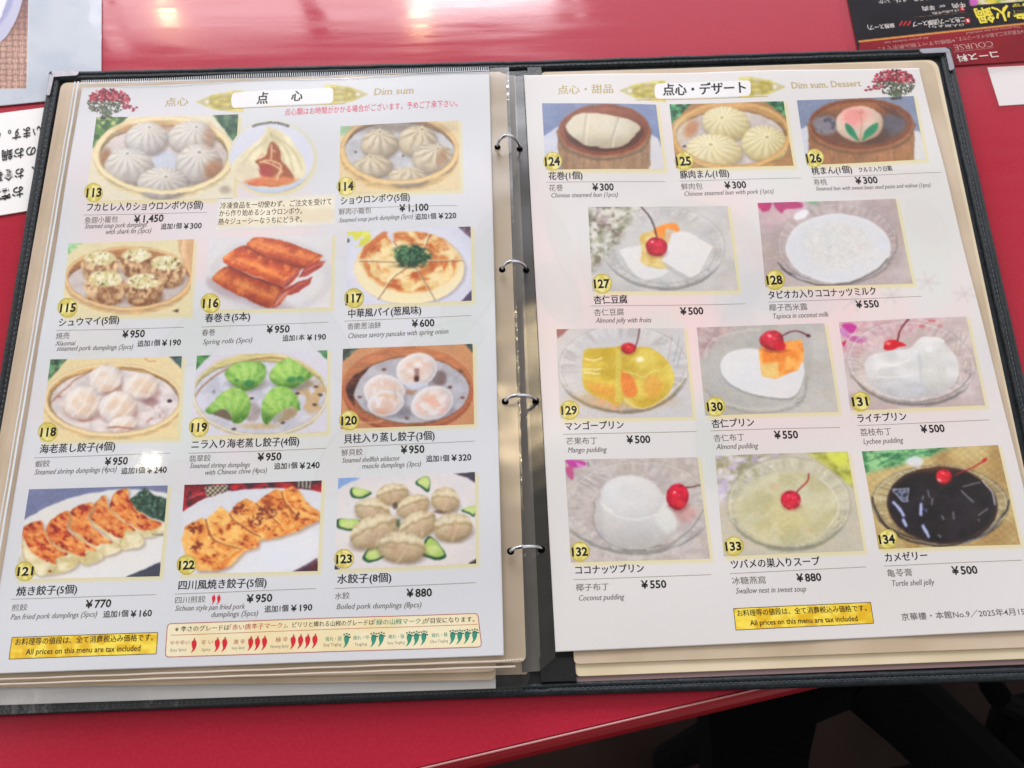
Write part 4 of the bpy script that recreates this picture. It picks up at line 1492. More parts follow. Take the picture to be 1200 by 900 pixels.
def p125(p):
    p.c[:] = (176, 136, 92)
    p.greens(p.pm([(0, 200), (200, 200), (40, 370), (0, 370)], 10), (36, 76, 50), (110, 190, 140), 30, 3)
    p.greens(p.pm([(620, 200), (820, 200), (820, 340)], 10), (36, 80, 54), (120, 190, 140), 30, 4)
    p.steamer(435, 440, 394, 222, 26, 34, (212, 174, 118), (206, 166, 112), (206, 196, 192), (204, 160, 104), (-.02, .12), (.94, .84), .86)
    p.ell(110, 400, 70, 80, (222, 204, 172), .5, 60)
    p.shadow(170, 400, 40, 60, (190, 120, 70), .6, 40, .6)
    p.ell(125, 515, 12, 6, (50, 40, 40), .9, 5, -.4)
    p.bun(398, 362, 158, 110, (234, 227, 194), (184, 168, 120), (-.2, -.35), 19, .55, .15, 3)
    p.bun(655, 496, 156, 116, (234, 226, 190), (182, 164, 114), (.08, -.4), 19, .6, .1, 5)
    p.bun(318, 545, 184, 112, (236, 229, 198), (190, 172, 126), (-.12, -.42), 19, .55, .05, 7)
    p.rimfront(435, 440, 394, 222, 30, (214, 176, 120))


def p126(p):
    p.c[:] = (138, 147, 170)
    p.poly([(50, 420), (140, 360), (170, 560), (80, 560)], (206, 208, 218), 1, 12)
    p.poly([(790, 400), (860, 420), (910, 610), (800, 630)], (216, 214, 214), 1, 10)
    m = _basket(p, 474, 366, 344, 170, 640, (168, 126, 92), (146, 94, 66), (120, 86, 68), 350)
    p.tone(m * sm((330 - p.y) / 80), (148, 98, 66), (168, 118, 82), 16, 90, 5)
    p.ell(240, 372, 90, 62, (146, 146, 160), .85, 30)
    p.specks(p.em(240, 372, 80, 55, 20), (80, 76, 84), 26, .62, 4, .7)
    p.ell(680, 370, 80, 72, (104, 104, 116), .85, 40)
    p.poly([(590, 240), (700, 260), (740, 330), (640, 300)], (96, 62, 50), .7, 30)
    p.shadow(560, 440, 110, 60, (80, 60, 54), .6, 40)
    m = p.ball(464, 364, 156, 118, (236, 222, 206), (178, 152, 130), 0, 8)
    p.mix(m * p.em(420, 318, 74, 68, 80) * .8, (228, 146, 144))
    p.mix(m * p.em(510, 300, 50, 44, 60) * .5, (228, 160, 150))
    p.line([(470, 285), (476, 360), (468, 460)], 7, (196, 140, 118), .75, 9)
    p.ell(470, 286, 26, 18, (214, 150, 136), .7, 16)
    p.poly([(368, 362), (398, 370), (430, 410), (452, 470), (410, 445), (376, 405)], (58, 138, 102), 1, 7, True)
    p.poly([(586, 358), (578, 402), (540, 440), (482, 472), (496, 420), (535, 380)], (58, 142, 104), 1, 7, True)
    p.line([(462, 478), (440, 440)], 7, (58, 130, 96), 1, 6)
    p.ring(474, 366, 344, 170, 34, (146, 94, 66), 1, 6, 'low')
    p.ring(474, 366, 328, 156, 8, (92, 58, 44), .75, 7, 'low')
    p.ring(474, 366, 342, 168, 9, (178, 126, 94), .5, 8, 'low')
    for q in ([(262, 510), (270, 570), (285, 620)], [(410, 560), (440, 590)], [(200, 540), (215, 600)]):
        p.line(q, 6, (128, 86, 62), .6, 6)


def p127(p):
    p.c[:] = (202, 199, 197)
    p.tone(np.ones(len(p.x)), (196, 193, 191), (208, 205, 203), 160, 160, 3)
    m = p.pm([(40, 80), (380, 80), (260, 300), (120, 470), (60, 520)], 60)
    p.tone(m, (150, 148, 126), (218, 216, 208), 44, 34, 6, 3, .9)
    p.specks(m, (120, 118, 96), 30, .62, 8, .8)
    p.specks(m, (150, 110, 130), 60, .66, 9, .35)
    p.glass(535, 360, 392, 268, (150, 148, 147), (226, 226, 226), 0, .6, 2)
    p.ell(545, 380, 300, 195, (206, 205, 204), .6, 60)
    p.poly([(245, 372), (385, 340), (420, 480), (580, 495), (510, 540), (400, 575), (320, 500)], (224, 222, 221), 1, 8)
    p.poly([(245, 372), (320, 500), (400, 575), (520, 545), (560, 590), (390, 590), (290, 490)], (190, 192, 191), .6, 18)
    p.poly([(385, 280), (440, 250), (560, 250), (590, 300), (545, 430), (575, 490), (400, 462), (395, 380)], (216, 190, 112), .95, 14, True)
    p.tone(p.pm([(385, 280), (580, 260), (545, 430), (575, 490), (400, 462)], 14), (204, 172, 92), (230, 212, 160), 50, 60, 5, 2, .7)
    p.poly([(470, 240), (520, 210), (600, 195), (630, 220), (632, 256), (560, 232), (525, 290), (480, 270)], (236, 154, 70), 1, 9, True)
    p.poly([(545, 260), (590, 250), (580, 300), (540, 320)], (214, 186, 166), .8, 10)
    p.poly([(590, 262), (640, 245), (700, 262), (850, 352), (760, 522), (700, 545), (520, 440)], (226, 224, 223), 1, 7)
    p.poly([(520, 440), (700, 545), (760, 522), (740, 555), (680, 560), (560, 500)], (188, 188, 188), .7, 14)
    p.ring(540, 372, 330, 215, 10, (160, 160, 160), .5, 8, 'low')
    p.cherry(488, 350, 68, 60, [(388, 94), (440, 150), (474, 220), (489, 292)], (62, 40, 38), 10)


def p128(p):
    p.c[:] = (192, 180, 178)
    p.tone(np.ones(len(p.x)), (184, 170, 168), (204, 194, 192), 180, 150, 3)
    m = p.pm([(40, 40), (480, 40), (330, 170), (150, 260), (90, 260)], 70)
    p.tone(m, (200, 176, 180), (214, 190, 194), 60, 40, 4, 3, .8)
    p.poly([(70, 60), (160, 70), (150, 120), (100, 130)], (184, 62, 118), 1, 16, True)
    p.poly([(180, 60), (350, 70), (360, 105), (260, 115), (220, 140)], (182, 72, 122), .95, 14, True)
    p.ell(440, 72, 40, 12, (130, 180, 140), .8, 12)
    for k in range(46):
        t = -2.9 + k * .075
        x, y = 605 + 345 * math.cos(t), 360 + 235 * math.sin(t)
        p.line([(x, y), (605 + (395 + 10 * math.sin(k * 5)) * math.cos(t), 345 + 285 * math.sin(t))], 4, (160, 146, 146) if k % 2 else (226, 216, 216), .4, 4, False)
    p.glass(600, 345, 400, 275, (140, 136, 134), (220, 214, 214), -.03, .45, 3)
    p.ell(360, 152, 52, 28, (236, 234, 236), .95, 12, -.5)
    m = p.ell(604, 370, 346, 226, (220, 220, 223), 1, 9)
    p.tone(m * p.em(590, 340, 220, 140, 100), (214, 212, 208), (225, 223, 219), 18, 14, 8, 3, .8)
    p.specks(m * p.em(600, 370, 280, 170, 80), (202, 200, 190), 11, .70, 9, .5)
    p.specks(m * p.em(600, 360, 280, 170, 80), (234, 234, 234), 10, .70, 12, .5)
    p.ring(604, 370, 346, 226, 14, (228, 229, 232), .5, 10)
    p.line([(205, 470), (310, 560), (450, 605), (570, 612), (700, 592), (850, 520), (930, 440)], 13, (118, 113, 110), .85, 7)
    p.line([(230, 505), (315, 555)], 14, (90, 84, 82), .8, 8)
    p.line([(300, 548), (450, 592), (570, 598), (700, 580), (860, 500)], 6, (216, 214, 212), .8, 6)
    p.line([(930, 470), (985, 380), (985, 290)], 12, (130, 124, 120), .55, 9)
    p.line([(800, 600), (900, 520)], 7, (168, 156, 152), .6, 8)


def p129(p):
    p.c[:] = (206, 203, 203)
    p.poly([(55, 70), (150, 75), (70, 140)], (150, 90, 92), .9, 14)
    p.glass(478, 330, 408, 276, (140, 134, 130), (226, 224, 222), 0, .75, 4)
    for q in ([(760, 270), (780, 120)], [(790, 290), (830, 130)], [(810, 310), (850, 190)], [(120, 210), (170, 240)], [(110, 250), (180, 280)], [(110, 300), (180, 310)]):
        p.line(q, 5, (150, 150, 150), .6, 5, False)
    p.shadow(480, 520, 280, 60, (196, 160, 100), .6, 60)
    a_ = [(238, 215), (300, 204), (430, 196), (472, 215), (468, 540), (380, 525), (290, 490), (232, 440), (226, 330)]
    m = p.poly(a_, (212, 186, 72), 1, 8, True)
    p.tone(m, (202, 174, 60), (222, 200, 92), 200, 60, 3)
    p.poly([(235, 400), (440, 440), (440, 530), (300, 490)], (226, 158, 74), .6, 36)
    p.poly([(430, 198), (470, 215), (464, 545), (428, 535)], (216, 200, 104), .8, 7)
    for q in ([(240, 268), (300, 276), (345, 262)], [(235, 332), (290, 332), (335, 330)], [(235, 350), (290, 356), (330, 356)]):
        p.line(q, 9, (244, 236, 196), .9, 6)
    b_ = [(472, 250), (530, 210), (600, 190), (680, 215), (760, 290), (798, 380), (770, 470), (700, 540), (600, 578), (520, 560), (475, 500)]
    m = p.poly(b_, (214, 190, 82), 1, 8, True)
    p.tone(m, (204, 176, 70), (224, 206, 108), 120, 90, 5)
    p.poly([(470, 350), (545, 390), (560, 480), (520, 510), (470, 470)], (226, 132, 66), .85, 22, True)
    p.ell(660, 440, 60, 70, (224, 160, 84), .6, 50)
    p.ell(582, 272, 24, 16, (248, 240, 206), .95, 12)
    p.line([(480, 350), (540, 360), (600, 380), (660, 345), (700, 340)], 8, (232, 222, 150), .8, 8)
    p.line([(170, 500), (300, 575), (480, 600), (640, 585), (780, 500), (865, 390)], 9, (150, 132, 100), .8, 7)
    p.line([(490, 520), (560, 570), (640, 570), (760, 490), (850, 400)], 8, (232, 226, 200), .7, 7)
    p.specks(p.pm([(250, 500), (460, 540), (470, 600), (280, 560)], 14), (226, 170, 130), 26, .5, 7, .8)
    p.cherry(512, 200, 44, 33, [(552, 196), (566, 140), (580, 78)], (84, 40, 40), 8)


def p130(p):
    p.c[:] = (190, 186, 181)
    p.tone(np.ones(len(p.x)), (182, 178, 172), (200, 196, 191), 200, 160, 3)
    m = p.pm([(20, 50), (280, 60), (150, 180), (60, 260)], 50)
    p.tone(m, (176, 150, 150), (206, 184, 180), 40, 30, 4, 3, .9)
    p.specks(p.em(85, 220, 40, 30, 14), (190, 80, 110), 20, .55, 5, .7)
    p.poly([(90, 240), (260, 100), (440, 80), (560, 110), (740, 130), (730, 400), (640, 560), (460, 600), (220, 560), (90, 460)], (182, 180, 176), .5, 40, True)
    p.line([(90, 260), (130, 150), (280, 100), (420, 85)], 9, (210, 204, 200), .7, 10)
    p.line([(85, 460), (200, 560), (400, 605), (580, 590), (690, 520), (720, 380)], 14, (160, 156, 150), .6, 14)
    p.line([(150, 520), (300, 570), (480, 580), (620, 545), (690, 440)], 16, (206, 204, 196), .6, 14)
    for k in range(7):
        p.line([(110 + k * 16, 230 - k * 12), (160 + k * 14, 270 - k * 8)], 5, (208, 202, 198), .5, 5, False)
    for q in ([(640, 545), (700, 530)], [(650, 520), (710, 500)]):
        p.line(q, 5, (140, 136, 132), .5, 5, False)
    q = [(178, 310), (215, 240), (300, 208), (400, 205), (480, 225), (560, 215), (640, 215), (692, 280), (700, 370), (665, 470), (620, 508), (540, 515), (400, 495), (270, 440), (200, 385)]
    p.mix(p.pm([(x, y + 10) for x, y in q], 14, True), (150, 150, 150))
    p.poly(q, (223, 222, 222), 1, 8, True)
    m = p.poly([(420, 215), (470, 180), (560, 160), (690, 154), (696, 272), (660, 340), (600, 360), (520, 392), (440, 375), (425, 300)], (236, 156, 74), 1, 8)
    p.tone(m, (226, 138, 58), (246, 190, 112), 60, 60, 5, 2)
    p.poly([(428, 300), (540, 290), (545, 385), (440, 375)], (228, 204, 140), .85, 22)
    p.line([(540, 220), (545, 340)], 5, (210, 120, 50), .5, 8)
    p.poly([(560, 165), (690, 156), (650, 200), (590, 210)], (242, 170, 90), .7, 10)
    p.shadow(520, 215, 80, 16, (180, 80, 40), .6, 16)
    p.cherry(500, 152, 74, 60, [(548, 132), (600, 106), (660, 98), (715, 118), (735, 126)], (104, 34, 42), 9, .3)
    p.ell(726, 124, 14, 9, (90, 36, 40), 1, 6)
    p.ell(550, 185, 36, 28, (206, 26, 50), 1, 14)


def p131(p):
    p.c[:] = (204, 190, 187)
    p.tone(np.ones(len(p.x)), (196, 180, 178), (214, 202, 200), 120, 100, 3)
    m = p.pm([(30, 80), (560, 60), (700, 80), (400, 200), (150, 300), (70, 320)], 60)
    p.tone(m, (206, 168, 174), (222, 200, 202), 34, 24, 4, 3, .9)
    p.poly([(60, 110), (120, 100), (160, 130), (110, 160)], (192, 60, 150), .95, 14, True)
    p.poly([(90, 180), (180, 185), (220, 210), (150, 220)], (190, 96, 158), .9, 14, True)
    p.poly([(45, 130), (90, 140), (100, 180), (60, 175)], (200, 130, 190), .8, 14, True)
    p.poly([(60, 220), (95, 200), (85, 260)], (200, 50, 90), .9, 10)
    p.line([(170, 110), (110, 190), (80, 250)], 6, (236, 220, 226), .8, 5)
    p.specks(p.em(590, 110, 90, 34, 30), (206, 90, 100), 30, .6, 6, .6)
    p.glass(490, 350, 400, 262, (150, 144, 140), (230, 224, 222), .12, .8, 6)
    for q in ([(760, 290), (780, 150)], [(790, 300), (800, 150)], [(800, 240), (840, 180)], [(100, 320), (190, 350)], [(120, 350), (200, 370)], [(120, 280), (200, 290)]):
        p.line(q, 5, (160, 150, 146), .6, 5, False)
    q = [(206, 375), (225, 315), (280, 285), (400, 268), (480, 258), (540, 200), (600, 188), (680, 200), (715, 255), (765, 310), (782, 400), (760, 470), (690, 530), (580, 552), (460, 560), (330, 540), (240, 470)]
    m = p.poly(q, (225, 224, 223), 1, 9, True)
    p.tone(m, (216, 215, 213), (231, 230, 229), 120, 60, 4)
    p.mul(m * sm((p.y - 380) / 170) * .8, (.86, .86, .88))
    p.mul(m * sm((290 - p.x) / 90) * .4, (.88, .88, .90))
    p.line([(540, 300), (550, 420), (575, 540)], 16, (198, 200, 202), .6, 18)
    p.poly([(550, 400), (700, 380), (720, 500), (590, 540)], (204, 205, 200), .5, 50)
    p.line([(290, 345), (360, 360), (480, 330)], 9, (240, 240, 242), .8, 8)
    p.line([(280, 430), (400, 435), (500, 425)], 9, (238, 238, 240), .7, 9)
    p.line([(300, 390), (420, 375)], 9, (204, 205, 209), .5, 10)
    p.ell(600, 260, 20, 26, (238, 238, 240), .7, 16)
    p.line([(180, 490), (320, 565), (500, 590), (680, 560), (800, 500), (870, 410)], 8, (146, 138, 134), .75, 7)
    p.line([(200, 470), (340, 545), (520, 572), (690, 540), (800, 480)], 7, (230, 228, 226), .7, 7)
    p.line([(405, 215), (425, 140), (470, 76)], 11, (116, 50, 54), 1, 5)
    p.poly([(325, 262), (328, 225), (360, 203), (410, 210), (462, 240), (420, 246), (370, 265)], (208, 34, 50), 1, 6, True)
    p.ell(350, 225, 16, 10, (246, 150, 140), .8, 8)


def p132(p):
    p.c[:] = (196, 187, 183)
    p.tone(np.ones(len(p.x)), (190, 180, 176), (204, 196, 192), 40, 34, 3)
    p.poly([(40, 70), (130, 75), (150, 100), (80, 110)], (190, 70, 160), 1, 12, True)
    p.poly([(38, 110), (80, 105), (75, 180), (45, 150)], (196, 90, 140), .9, 12, True)
    p.poly([(90, 78), (110, 120), (140, 100)], (212, 150, 196), .9, 8)
    p.line([(160, 80), (165, 105)], 6, (90, 80, 84), .7, 5)
    for k in range(9):
        p.line([(110 + k * 12, 190 - k * 8), (200 + k * 8, 240 - k * 14)], 5, (218, 210, 206) if k % 2 else (172, 160, 156), .6, 5, False)
    p.glass(440, 330, 420, 262, (150, 150, 146), (224, 222, 218), -.03, .55, 7)
    p.line([(60, 460), (150, 520), (300, 570), (450, 575), (600, 545), (740, 440), (800, 340)], 11, (152, 152, 146), .8, 9)
    p.line([(80, 490), (200, 560), (400, 608), (560, 590), (720, 500)], 9, (206, 204, 196), .7, 9)
    p.line([(360, 566), (480, 566)], 8, (110, 120, 112), .7, 8)
    p.line([(500, 552), (570, 540)], 8, (110, 120, 112), .6, 8)
    p.shadow(700, 360, 60, 50, (200, 120, 120), .35, 50)
    body = [(240, 270), (580, 260), (610, 330), (650, 400), (640, 470), (560, 530), (440, 562), (320, 545), (230, 480), (196, 400), (205, 340)]
    p.mix(p.pm([(x - 8, y + 6) for x, y in body], 16, True) * .6, (150, 146, 142))
    m = p.poly(body, (214, 212, 211), 1, 8, True)
    p.mul(m * sm((p.y - 350) / 200) * .8, (.86, .85, .84))
    p.mul(m * sm((270 - p.x) / 70) * .5, (.88, .87, .87))
    p.mul(m * sm((p.x - 540) / 110) * .6, (.97, .98, .96))
    p.poly([(570, 300), (630, 350), (660, 420), (600, 470), (540, 400)], (222, 224, 220), .7, 40, True)
    m = p.ball(404, 275, 176, 126, (226, 225, 224), (206, 204, 203), .12, 12)
    p.ell(405, 245, 90, 50, (219, 217, 216), .7, 40)
    p.line([(245, 330), (330, 380), (440, 395), (540, 370)], 9, (232, 231, 230), .7, 12)
    p.line([(240, 310), (290, 350)], 12, (238, 237, 236), .7, 12)
    p.cherry(660, 266, 62, 72, [(676, 238), (700, 218), (790, 206)], (92, 40, 46), 8, -.1)


def p133(p):
    p.c[:] = (200, 194, 178)
    m = p.pm([(0, 40), (420, 40), (250, 200), (90, 300), (30, 330)], 60)
    p.tone(m, (160, 156, 124), (224, 218, 222), 40, 30, 4, 3, .95)
    p.specks(m, (196, 180, 214), 34, .6, 5, .6)
    m = p.pm([(520, 40), (780, 40), (790, 250), (700, 180), (600, 110)], 40)
    p.tone(m, (150, 152, 66), (214, 214, 110), 60, 40, 6, 3, .9)
    p.poly([(640, 60), (745, 50), (740, 110), (690, 120)], (216, 220, 100), .8, 20, True)
    p.poly([(700, 140), (770, 190), (760, 225), (730, 190)], (196, 206, 96), .8, 14, True)
    m = p.em(425, 335, 345, 262, 10)
    p.mix(m * .55, (202, 198, 170))
    p.glass(425, 335, 345, 262, (150, 146, 124), (226, 224, 206), 0, .7, 8)
    p.ring(760 - 340, 335, 350, 260, 12, (180, 172, 160), .4, 10)
    m = p.em(415, 360, 285, 205, 20)
    p.tone(m, (194, 189, 152), (212, 208, 180), 140, 100, 5)
    p.ell(420, 410, 150, 90, (206, 194, 140), .5, 110)
    p.specks(m, (220, 215, 194), 50, .58, 8, .3)
    p.specks(m, (212, 160, 130), 60, .74, 11, .2)
    p.line([(610, 200), (680, 280), (700, 370), (640, 470)], 9, (226, 222, 206), .7, 8)
    p.line([(110, 400), (170, 500), (300, 580), (420, 596), (560, 580), (680, 500)], 8, (160, 164, 140), .7, 8)
    p.cherry(432, 312, 55, 50, [(455, 282), (490, 240), (525, 205), (535, 168)], (150, 40, 44), 9)
    p.specks(p.em(440, 330, 50, 40, 20), (240, 110, 110), 12, .6, 3, .6)


def p134(p):
    p.c[:] = (188, 164, 112)
    gx, gy = p.x / 26., p.y / 20.
    w = np.sin(gx * 3.14 + p.y * .012) * np.sin(gy * 3.14)
    p.mix(sm(w + .4) * .7, (212, 194, 146))
    p.tone(np.ones(len(p.x)), (156, 118, 72), (214, 200, 150), 160, 140, 4, 2, .45)
    m = p.pm([(0, 40), (540, 40), (400, 100), (180, 160), (30, 200)], 40)
    p.tone(m, (56, 122, 80), (156, 204, 150), 40, 22, 6, 3, .95)
    for q in ([(40, 130), (150, 90)], [(120, 150), (240, 80)], [(300, 90), (430, 60)]):
        p.line(q, 7, (40, 110, 72), .7, 8)
    m = p.em(470, 370, 394, 226, 10, .04)
    p.mix(m * .55, (176, 164, 130))
    p.glass(470, 370, 394, 226, (84, 74, 58), (220, 214, 190), .04, .8, 9)
    for k in range(30):
        t = -2.6 + k * .078
        c, s = math.cos(t), math.sin(t)
        p.line([(478 + 320 * c, 372 + 205 * s), (472 + 380 * c, 362 + 245 * s * .9)], 3, (80, 70, 52) if k % 3 else (214, 206, 180), .5, 3, False)
    p.ell(328, 122, 48, 28, (222, 224, 228), .95, 14)
    p.ell(340, 145, 24, 16, (214, 214, 216), .8, 10)
    m = p.ell(482, 375, 314, 218, (38, 30, 33), 1, 10, .08)
    p.mix(m * sm((210 - p.y) / 60) * .85, (112, 66, 40))
    p.tone(m * sm((p.y - 230) / 50), (28, 24, 30), (48, 40, 46), 60, 50, 5, 3, .8)
    p.ring(482, 375, 314, 218, 12, (92, 62, 44), .6, 12)
    p.line([(82, 330), (120, 440), (240, 560), (400, 600), (560, 600), (740, 530), (850, 400), (862, 350)], 12, (52, 44, 46), .85, 8)
    p.line([(600, 592), (720, 545), (820, 450)], 8, (176, 186, 208), .6, 8)
    p.line([(300, 575), (450, 600)], 7, (196, 196, 200), .5, 7)
    p.line([(715, 235), (765, 300), (782, 370)], 10, (206, 206, 206), .8, 7)
    # glints on the jelly cubes
    for q in ([(198, 285), (292, 280), (284, 355), (255, 358)],):
        p.poly(q, (120, 126, 148), 1, 5)
        p.specks(p.pm(q, 5), (40, 40, 52), 12, .5, 4, .9)
        p.line(q + [q[0]], 5, (206, 212, 226), .8, 4, False)
    for q in ([(205, 360), (235, 395), (262, 435)], [(262, 460), (275, 492)], [(360, 375), (362, 428)], [(372, 492), (405, 555)]):
        p.line(q, 20, (146, 158, 200), .95, 9)
        p.line(q, 8, (212, 216, 236), .8, 6)
    for q in ([(592, 296), (658, 358)], [(540, 415), (548, 452)], [(400, 290), (410, 330)], [(425, 340), (420, 370)], [(372, 320), (368, 345)], [(480, 440), (490, 460)], [(455, 545), (470, 555)], [(600, 272), (700, 245)], [(685, 458), (690, 462)], [(690, 430), (740, 395)]):
        p.line(q, 9, (176, 180, 196), .6, 8)
    p.poly([(375, 400), (400, 395), (395, 420)], (90, 96, 140), .9, 6)
    p.cherry(492, 214, 45, 42, [(560, 205), (640, 168), (735, 115)], (170, 30, 44), 8)
    p.ell(724, 120, 16, 9, (186, 34, 50), 1, 6, -.6)
    p.ell(552, 208, 18, 9, (70, 40, 44), .8, 8)
    p.ell(465, 234, 14, 8, (244, 190, 180), .8, 8, .6)


def bouquet(p, cx, cy, sx, fl, seed):
    """printed bunch of red peonies"""
    rs = random.Random(seed)
    for i in range(240):
        t = rs.random() * 6.283
        r = rs.random() ** .6
        x, y = cx + sx * 110 * r * math.cos(t) + fl * 14, cy + 62 * r * math.sin(t) + 22
        g = rs.choice([(82, 94, 70), (52, 66, 46), (112, 118, 94), (70, 60, 52)])
        p.ell(x, y, 8, 4.5, g, .8, 5, rs.random() * 3)
    for i in range(46):
        p.ell(cx + fl * (16 + rs.uniform(-26, 26)), cy + rs.uniform(55, 106), 10, 7, rs.choice([(84, 98, 74), (120, 128, 106), (70, 84, 62)]), .7, 7)
    for i in range(230):
        t = rs.uniform(3.0, 6.5)
        r = rs.random() ** .55
        x, y = cx + sx * 122 * r * math.cos(t), cy + 66 * r * math.sin(t)
        p.ell(x, y, rs.uniform(5, 9), rs.uniform(4, 8), rs.choice([(170, 30, 54), (140, 22, 44), (186, 52, 70), (206, 110, 120), (96, 24, 38), (110, 40, 40)]), .8, 6)
    for i in range(16):
        x = cx - fl * sx * (70 + 90 * i / 16.)
        p.ell(x + rs.uniform(-10, 10), cy + 26 + 30 * i / 16. + rs.uniform(-14, 14), 9, 6, (150, 40, 58), .85, 5)


def ornament(p, x0, x1, cy, h, fl):
    """one gilded end of the title banner, tip at x0, towards x1"""
    L = abs(x1 - x0)
    s = 1 if x1 > x0 else -1
    X = lambda t: x0 + s * L * t
    m = p.poly([(X(0), cy), (X(.14), cy - h * .14), (X(.32), cy - h * .34), (X(.5), cy - h * .42), (X(.8), cy - h * .55), (X(1.0), cy - h * .55), (X(.93), cy), (X(1.0), cy + h * .55), (X(.8), cy + h * .55), (X(.5), cy + h * .44), (X(.32), cy + h * .36), (X(.14), cy + h * .16)], (208, 196, 100), 1, 4)
    p.tone(m, (190, 176, 74), (222, 210, 130), h * .32, h * .28, int(x0), 2)
    p.mix(m * sm((.34 - (p.x - x0) * s / L) * 5) * .85, (186, 180, 152))
    for t, dy, r in ((.24, 0, .07), (.60, -.34, .075), (.60, .36, .075)):
        p.ell(X(t), cy + dy * h, L * r, h * .10, (228, 225, 214), .9, 3)
    for t0, t1, d in ((.3, .9, -.2), (.3, .9, .22), (.5, .95, 0)):
        p.line([(X(t0), cy + d * h * .4), (X((t0 + t1) / 2), cy + d * h * 1.5), (X(t1), cy + d * h)], 5, (150, 134, 58), .6, 5)


# ================================================================== THE TWO OPEN PAGES
PAPER_L, PAPER_R = (211, 213, 218), (218, 215, 214)
QL = [(96, 102.5), (573.5, 84), (590.5, 768), (-18, 790)]
QR = [(614, 88), (1077, 80), (1241, 737), (651, 764)]
Q00, Q01, Q02, Q03 = [(300 * i, 0, 4) for i in range(4)]
Q10, Q11, Q12, Q13 = [(300 * i, 225, 4) for i in range(4)]
Q20, Q21, Q22, Q23 = [(300 * i, 450, 4) for i in range(4)]
Q30, Q31, Q32, Q33 = [(300 * i, 675, 4) for i in range(4)]

# number, crop frame, picture corners in that crop (TL TR BR BL), painter, what it shows, badge centre in pixels
PHOTOS_L = [
    (113, (90, 90, 5), [(115, 235), (948, 222), (915, 712), (55, 728)], p113, 'photo 113, five pleated soup dumplings in a bamboo steamer', (110, 226)),
    (114, (380, 90, 5), [(95, 292), (785, 252), (795, 662), (85, 692)], p114, 'photo 114, pointed pork soup dumplings in a bamboo steamer', (405.5, 218)),
    (115, (50, 265, 5.806), [(175, 115), (1030, 90), (998, 600), (128, 612)], p115, 'photo 115, five open siu mai in a bamboo steamer', (79.3, 360.6)),
    (116, (225, 260, 5.806), [(120, 112), (955, 85), (940, 582), (78, 602)], p116, 'photo 116, stacked fried spring rolls on a white plate', (247, 355.6)),
    (117, (390, 250, 5.806), [(100, 128), (938, 90), (945, 592), (84, 626)], p117, 'photo 117, spring onion pancake cut in wedges with parsley', (415, 349)),
    (118, (30, 400, 5.456), [(160, 117), (998, 93), (972, 622), (90, 640)], p118, 'photo 118, translucent shrimp dumplings in a bamboo steamer', (56, 506)),
    (119, (205, 400, 5.456), [(140, 90), (975, 57), (970, 580), (100, 610)], p119, 'photo 119, four green dumplings in a bamboo steamer', (233.4, 500.8)),
    (120, (380, 395, 5.456), [(120, 77), (948, 42), (958, 555), (105, 590)], p120, 'photo 120, three round white dumplings in a brown steamer', (409.3, 493)),
    (121, (0, 560, 5), [(170, 67), (985, 46), (935, 577), (85, 592)], p121, 'photo 121, row of five pan fried gyoza with parsley', (28.6, 669)),
    (122, (190, 555, 5), [(132, 67), (935, 38), (912, 572), (92, 590)], p122, 'photo 122, crisp fried gyoza joined together on a white plate', (218.6, 662)),
    (123, (375, 545, 5), [(107, 76), (908, 40), (915, 577), (86, 614)], p123, 'photo 123, boiled dumplings with cucumber slices', (403.4, 655)),
]
PHOTOS_R = [
    (124, (625, 80, 5.625), [(57, 228), (808, 240), (860, 664), (80, 666)], p124, 'photo 124, rolled bun in a round brown steamer', (647.8, 188.8)),
    (125, (780, 80, 5.625), [(25, 237), (776, 220), (845, 640), (70, 658)], p125, 'photo 125, three pleated pork buns in a steamer', (801.7, 188.4)),
    (126, (925, 80, 5.622), [(48, 214), (820, 182), (895, 604), (116, 634)], p126, 'photo 126, pink peach-shaped bun in a round steamer', (954.9, 184.6)),
    (127, (680, 225, 5.455), [(50, 93), (938, 90), (1010, 626), (76, 640)], p127, 'photo 127, white almond jelly with cherry in a glass bowl', (705.7, 333)),
    (128, (875, 225, 5.624), [(70, 76), (980, 44), (1096, 604), (124, 626)], p128, 'photo 128, bowl of white coconut milk with tapioca', (908.4, 328)),
    (129, (640, 370, 5.294), [(64, 84), (855, 75), (910, 626), (86, 640)], p129, 'photo 129, yellow mango pudding with a cherry in a glass bowl', (667.4, 480.5)),
    (130, (810, 370, 5.294), [(35, 70), (825, 46), (916, 594), (86, 622)], p130, 'photo 130, heart-shaped white pudding with orange cubes and cherry', (838.3, 476.7)),
    (131, (975, 360, 5.295), [(42, 92), (830, 60), (950, 608), (116, 638)], p131, 'photo 131, white lychee pudding with a cherry in a glass bowl', (1009, 470)),
    (132, (655, 525, 4.737), [(32, 66), (770, 50), (840, 614), (66, 636)], p132, 'photo 132, domed white coconut pudding with a cherry beside it', (679.7, 646.4)),
    (133, (835, 520, 4.737), [(15, 66), (750, 42), (840, 594), (62, 626)], p133, 'photo 133, pale yellow sweet soup with a cherry in a glass bowl', (860, 640)),
    (134, (1005, 515, 4.867), [(25, 66), (800, 32), (930, 598), (120, 626)], p134, 'photo 134, black jelly cubes with a cherry in a glass bowl', (1040, 632)),
]
OVAL_C, OVAL_R = (318.2, 184.4), (50.6, 42.2)


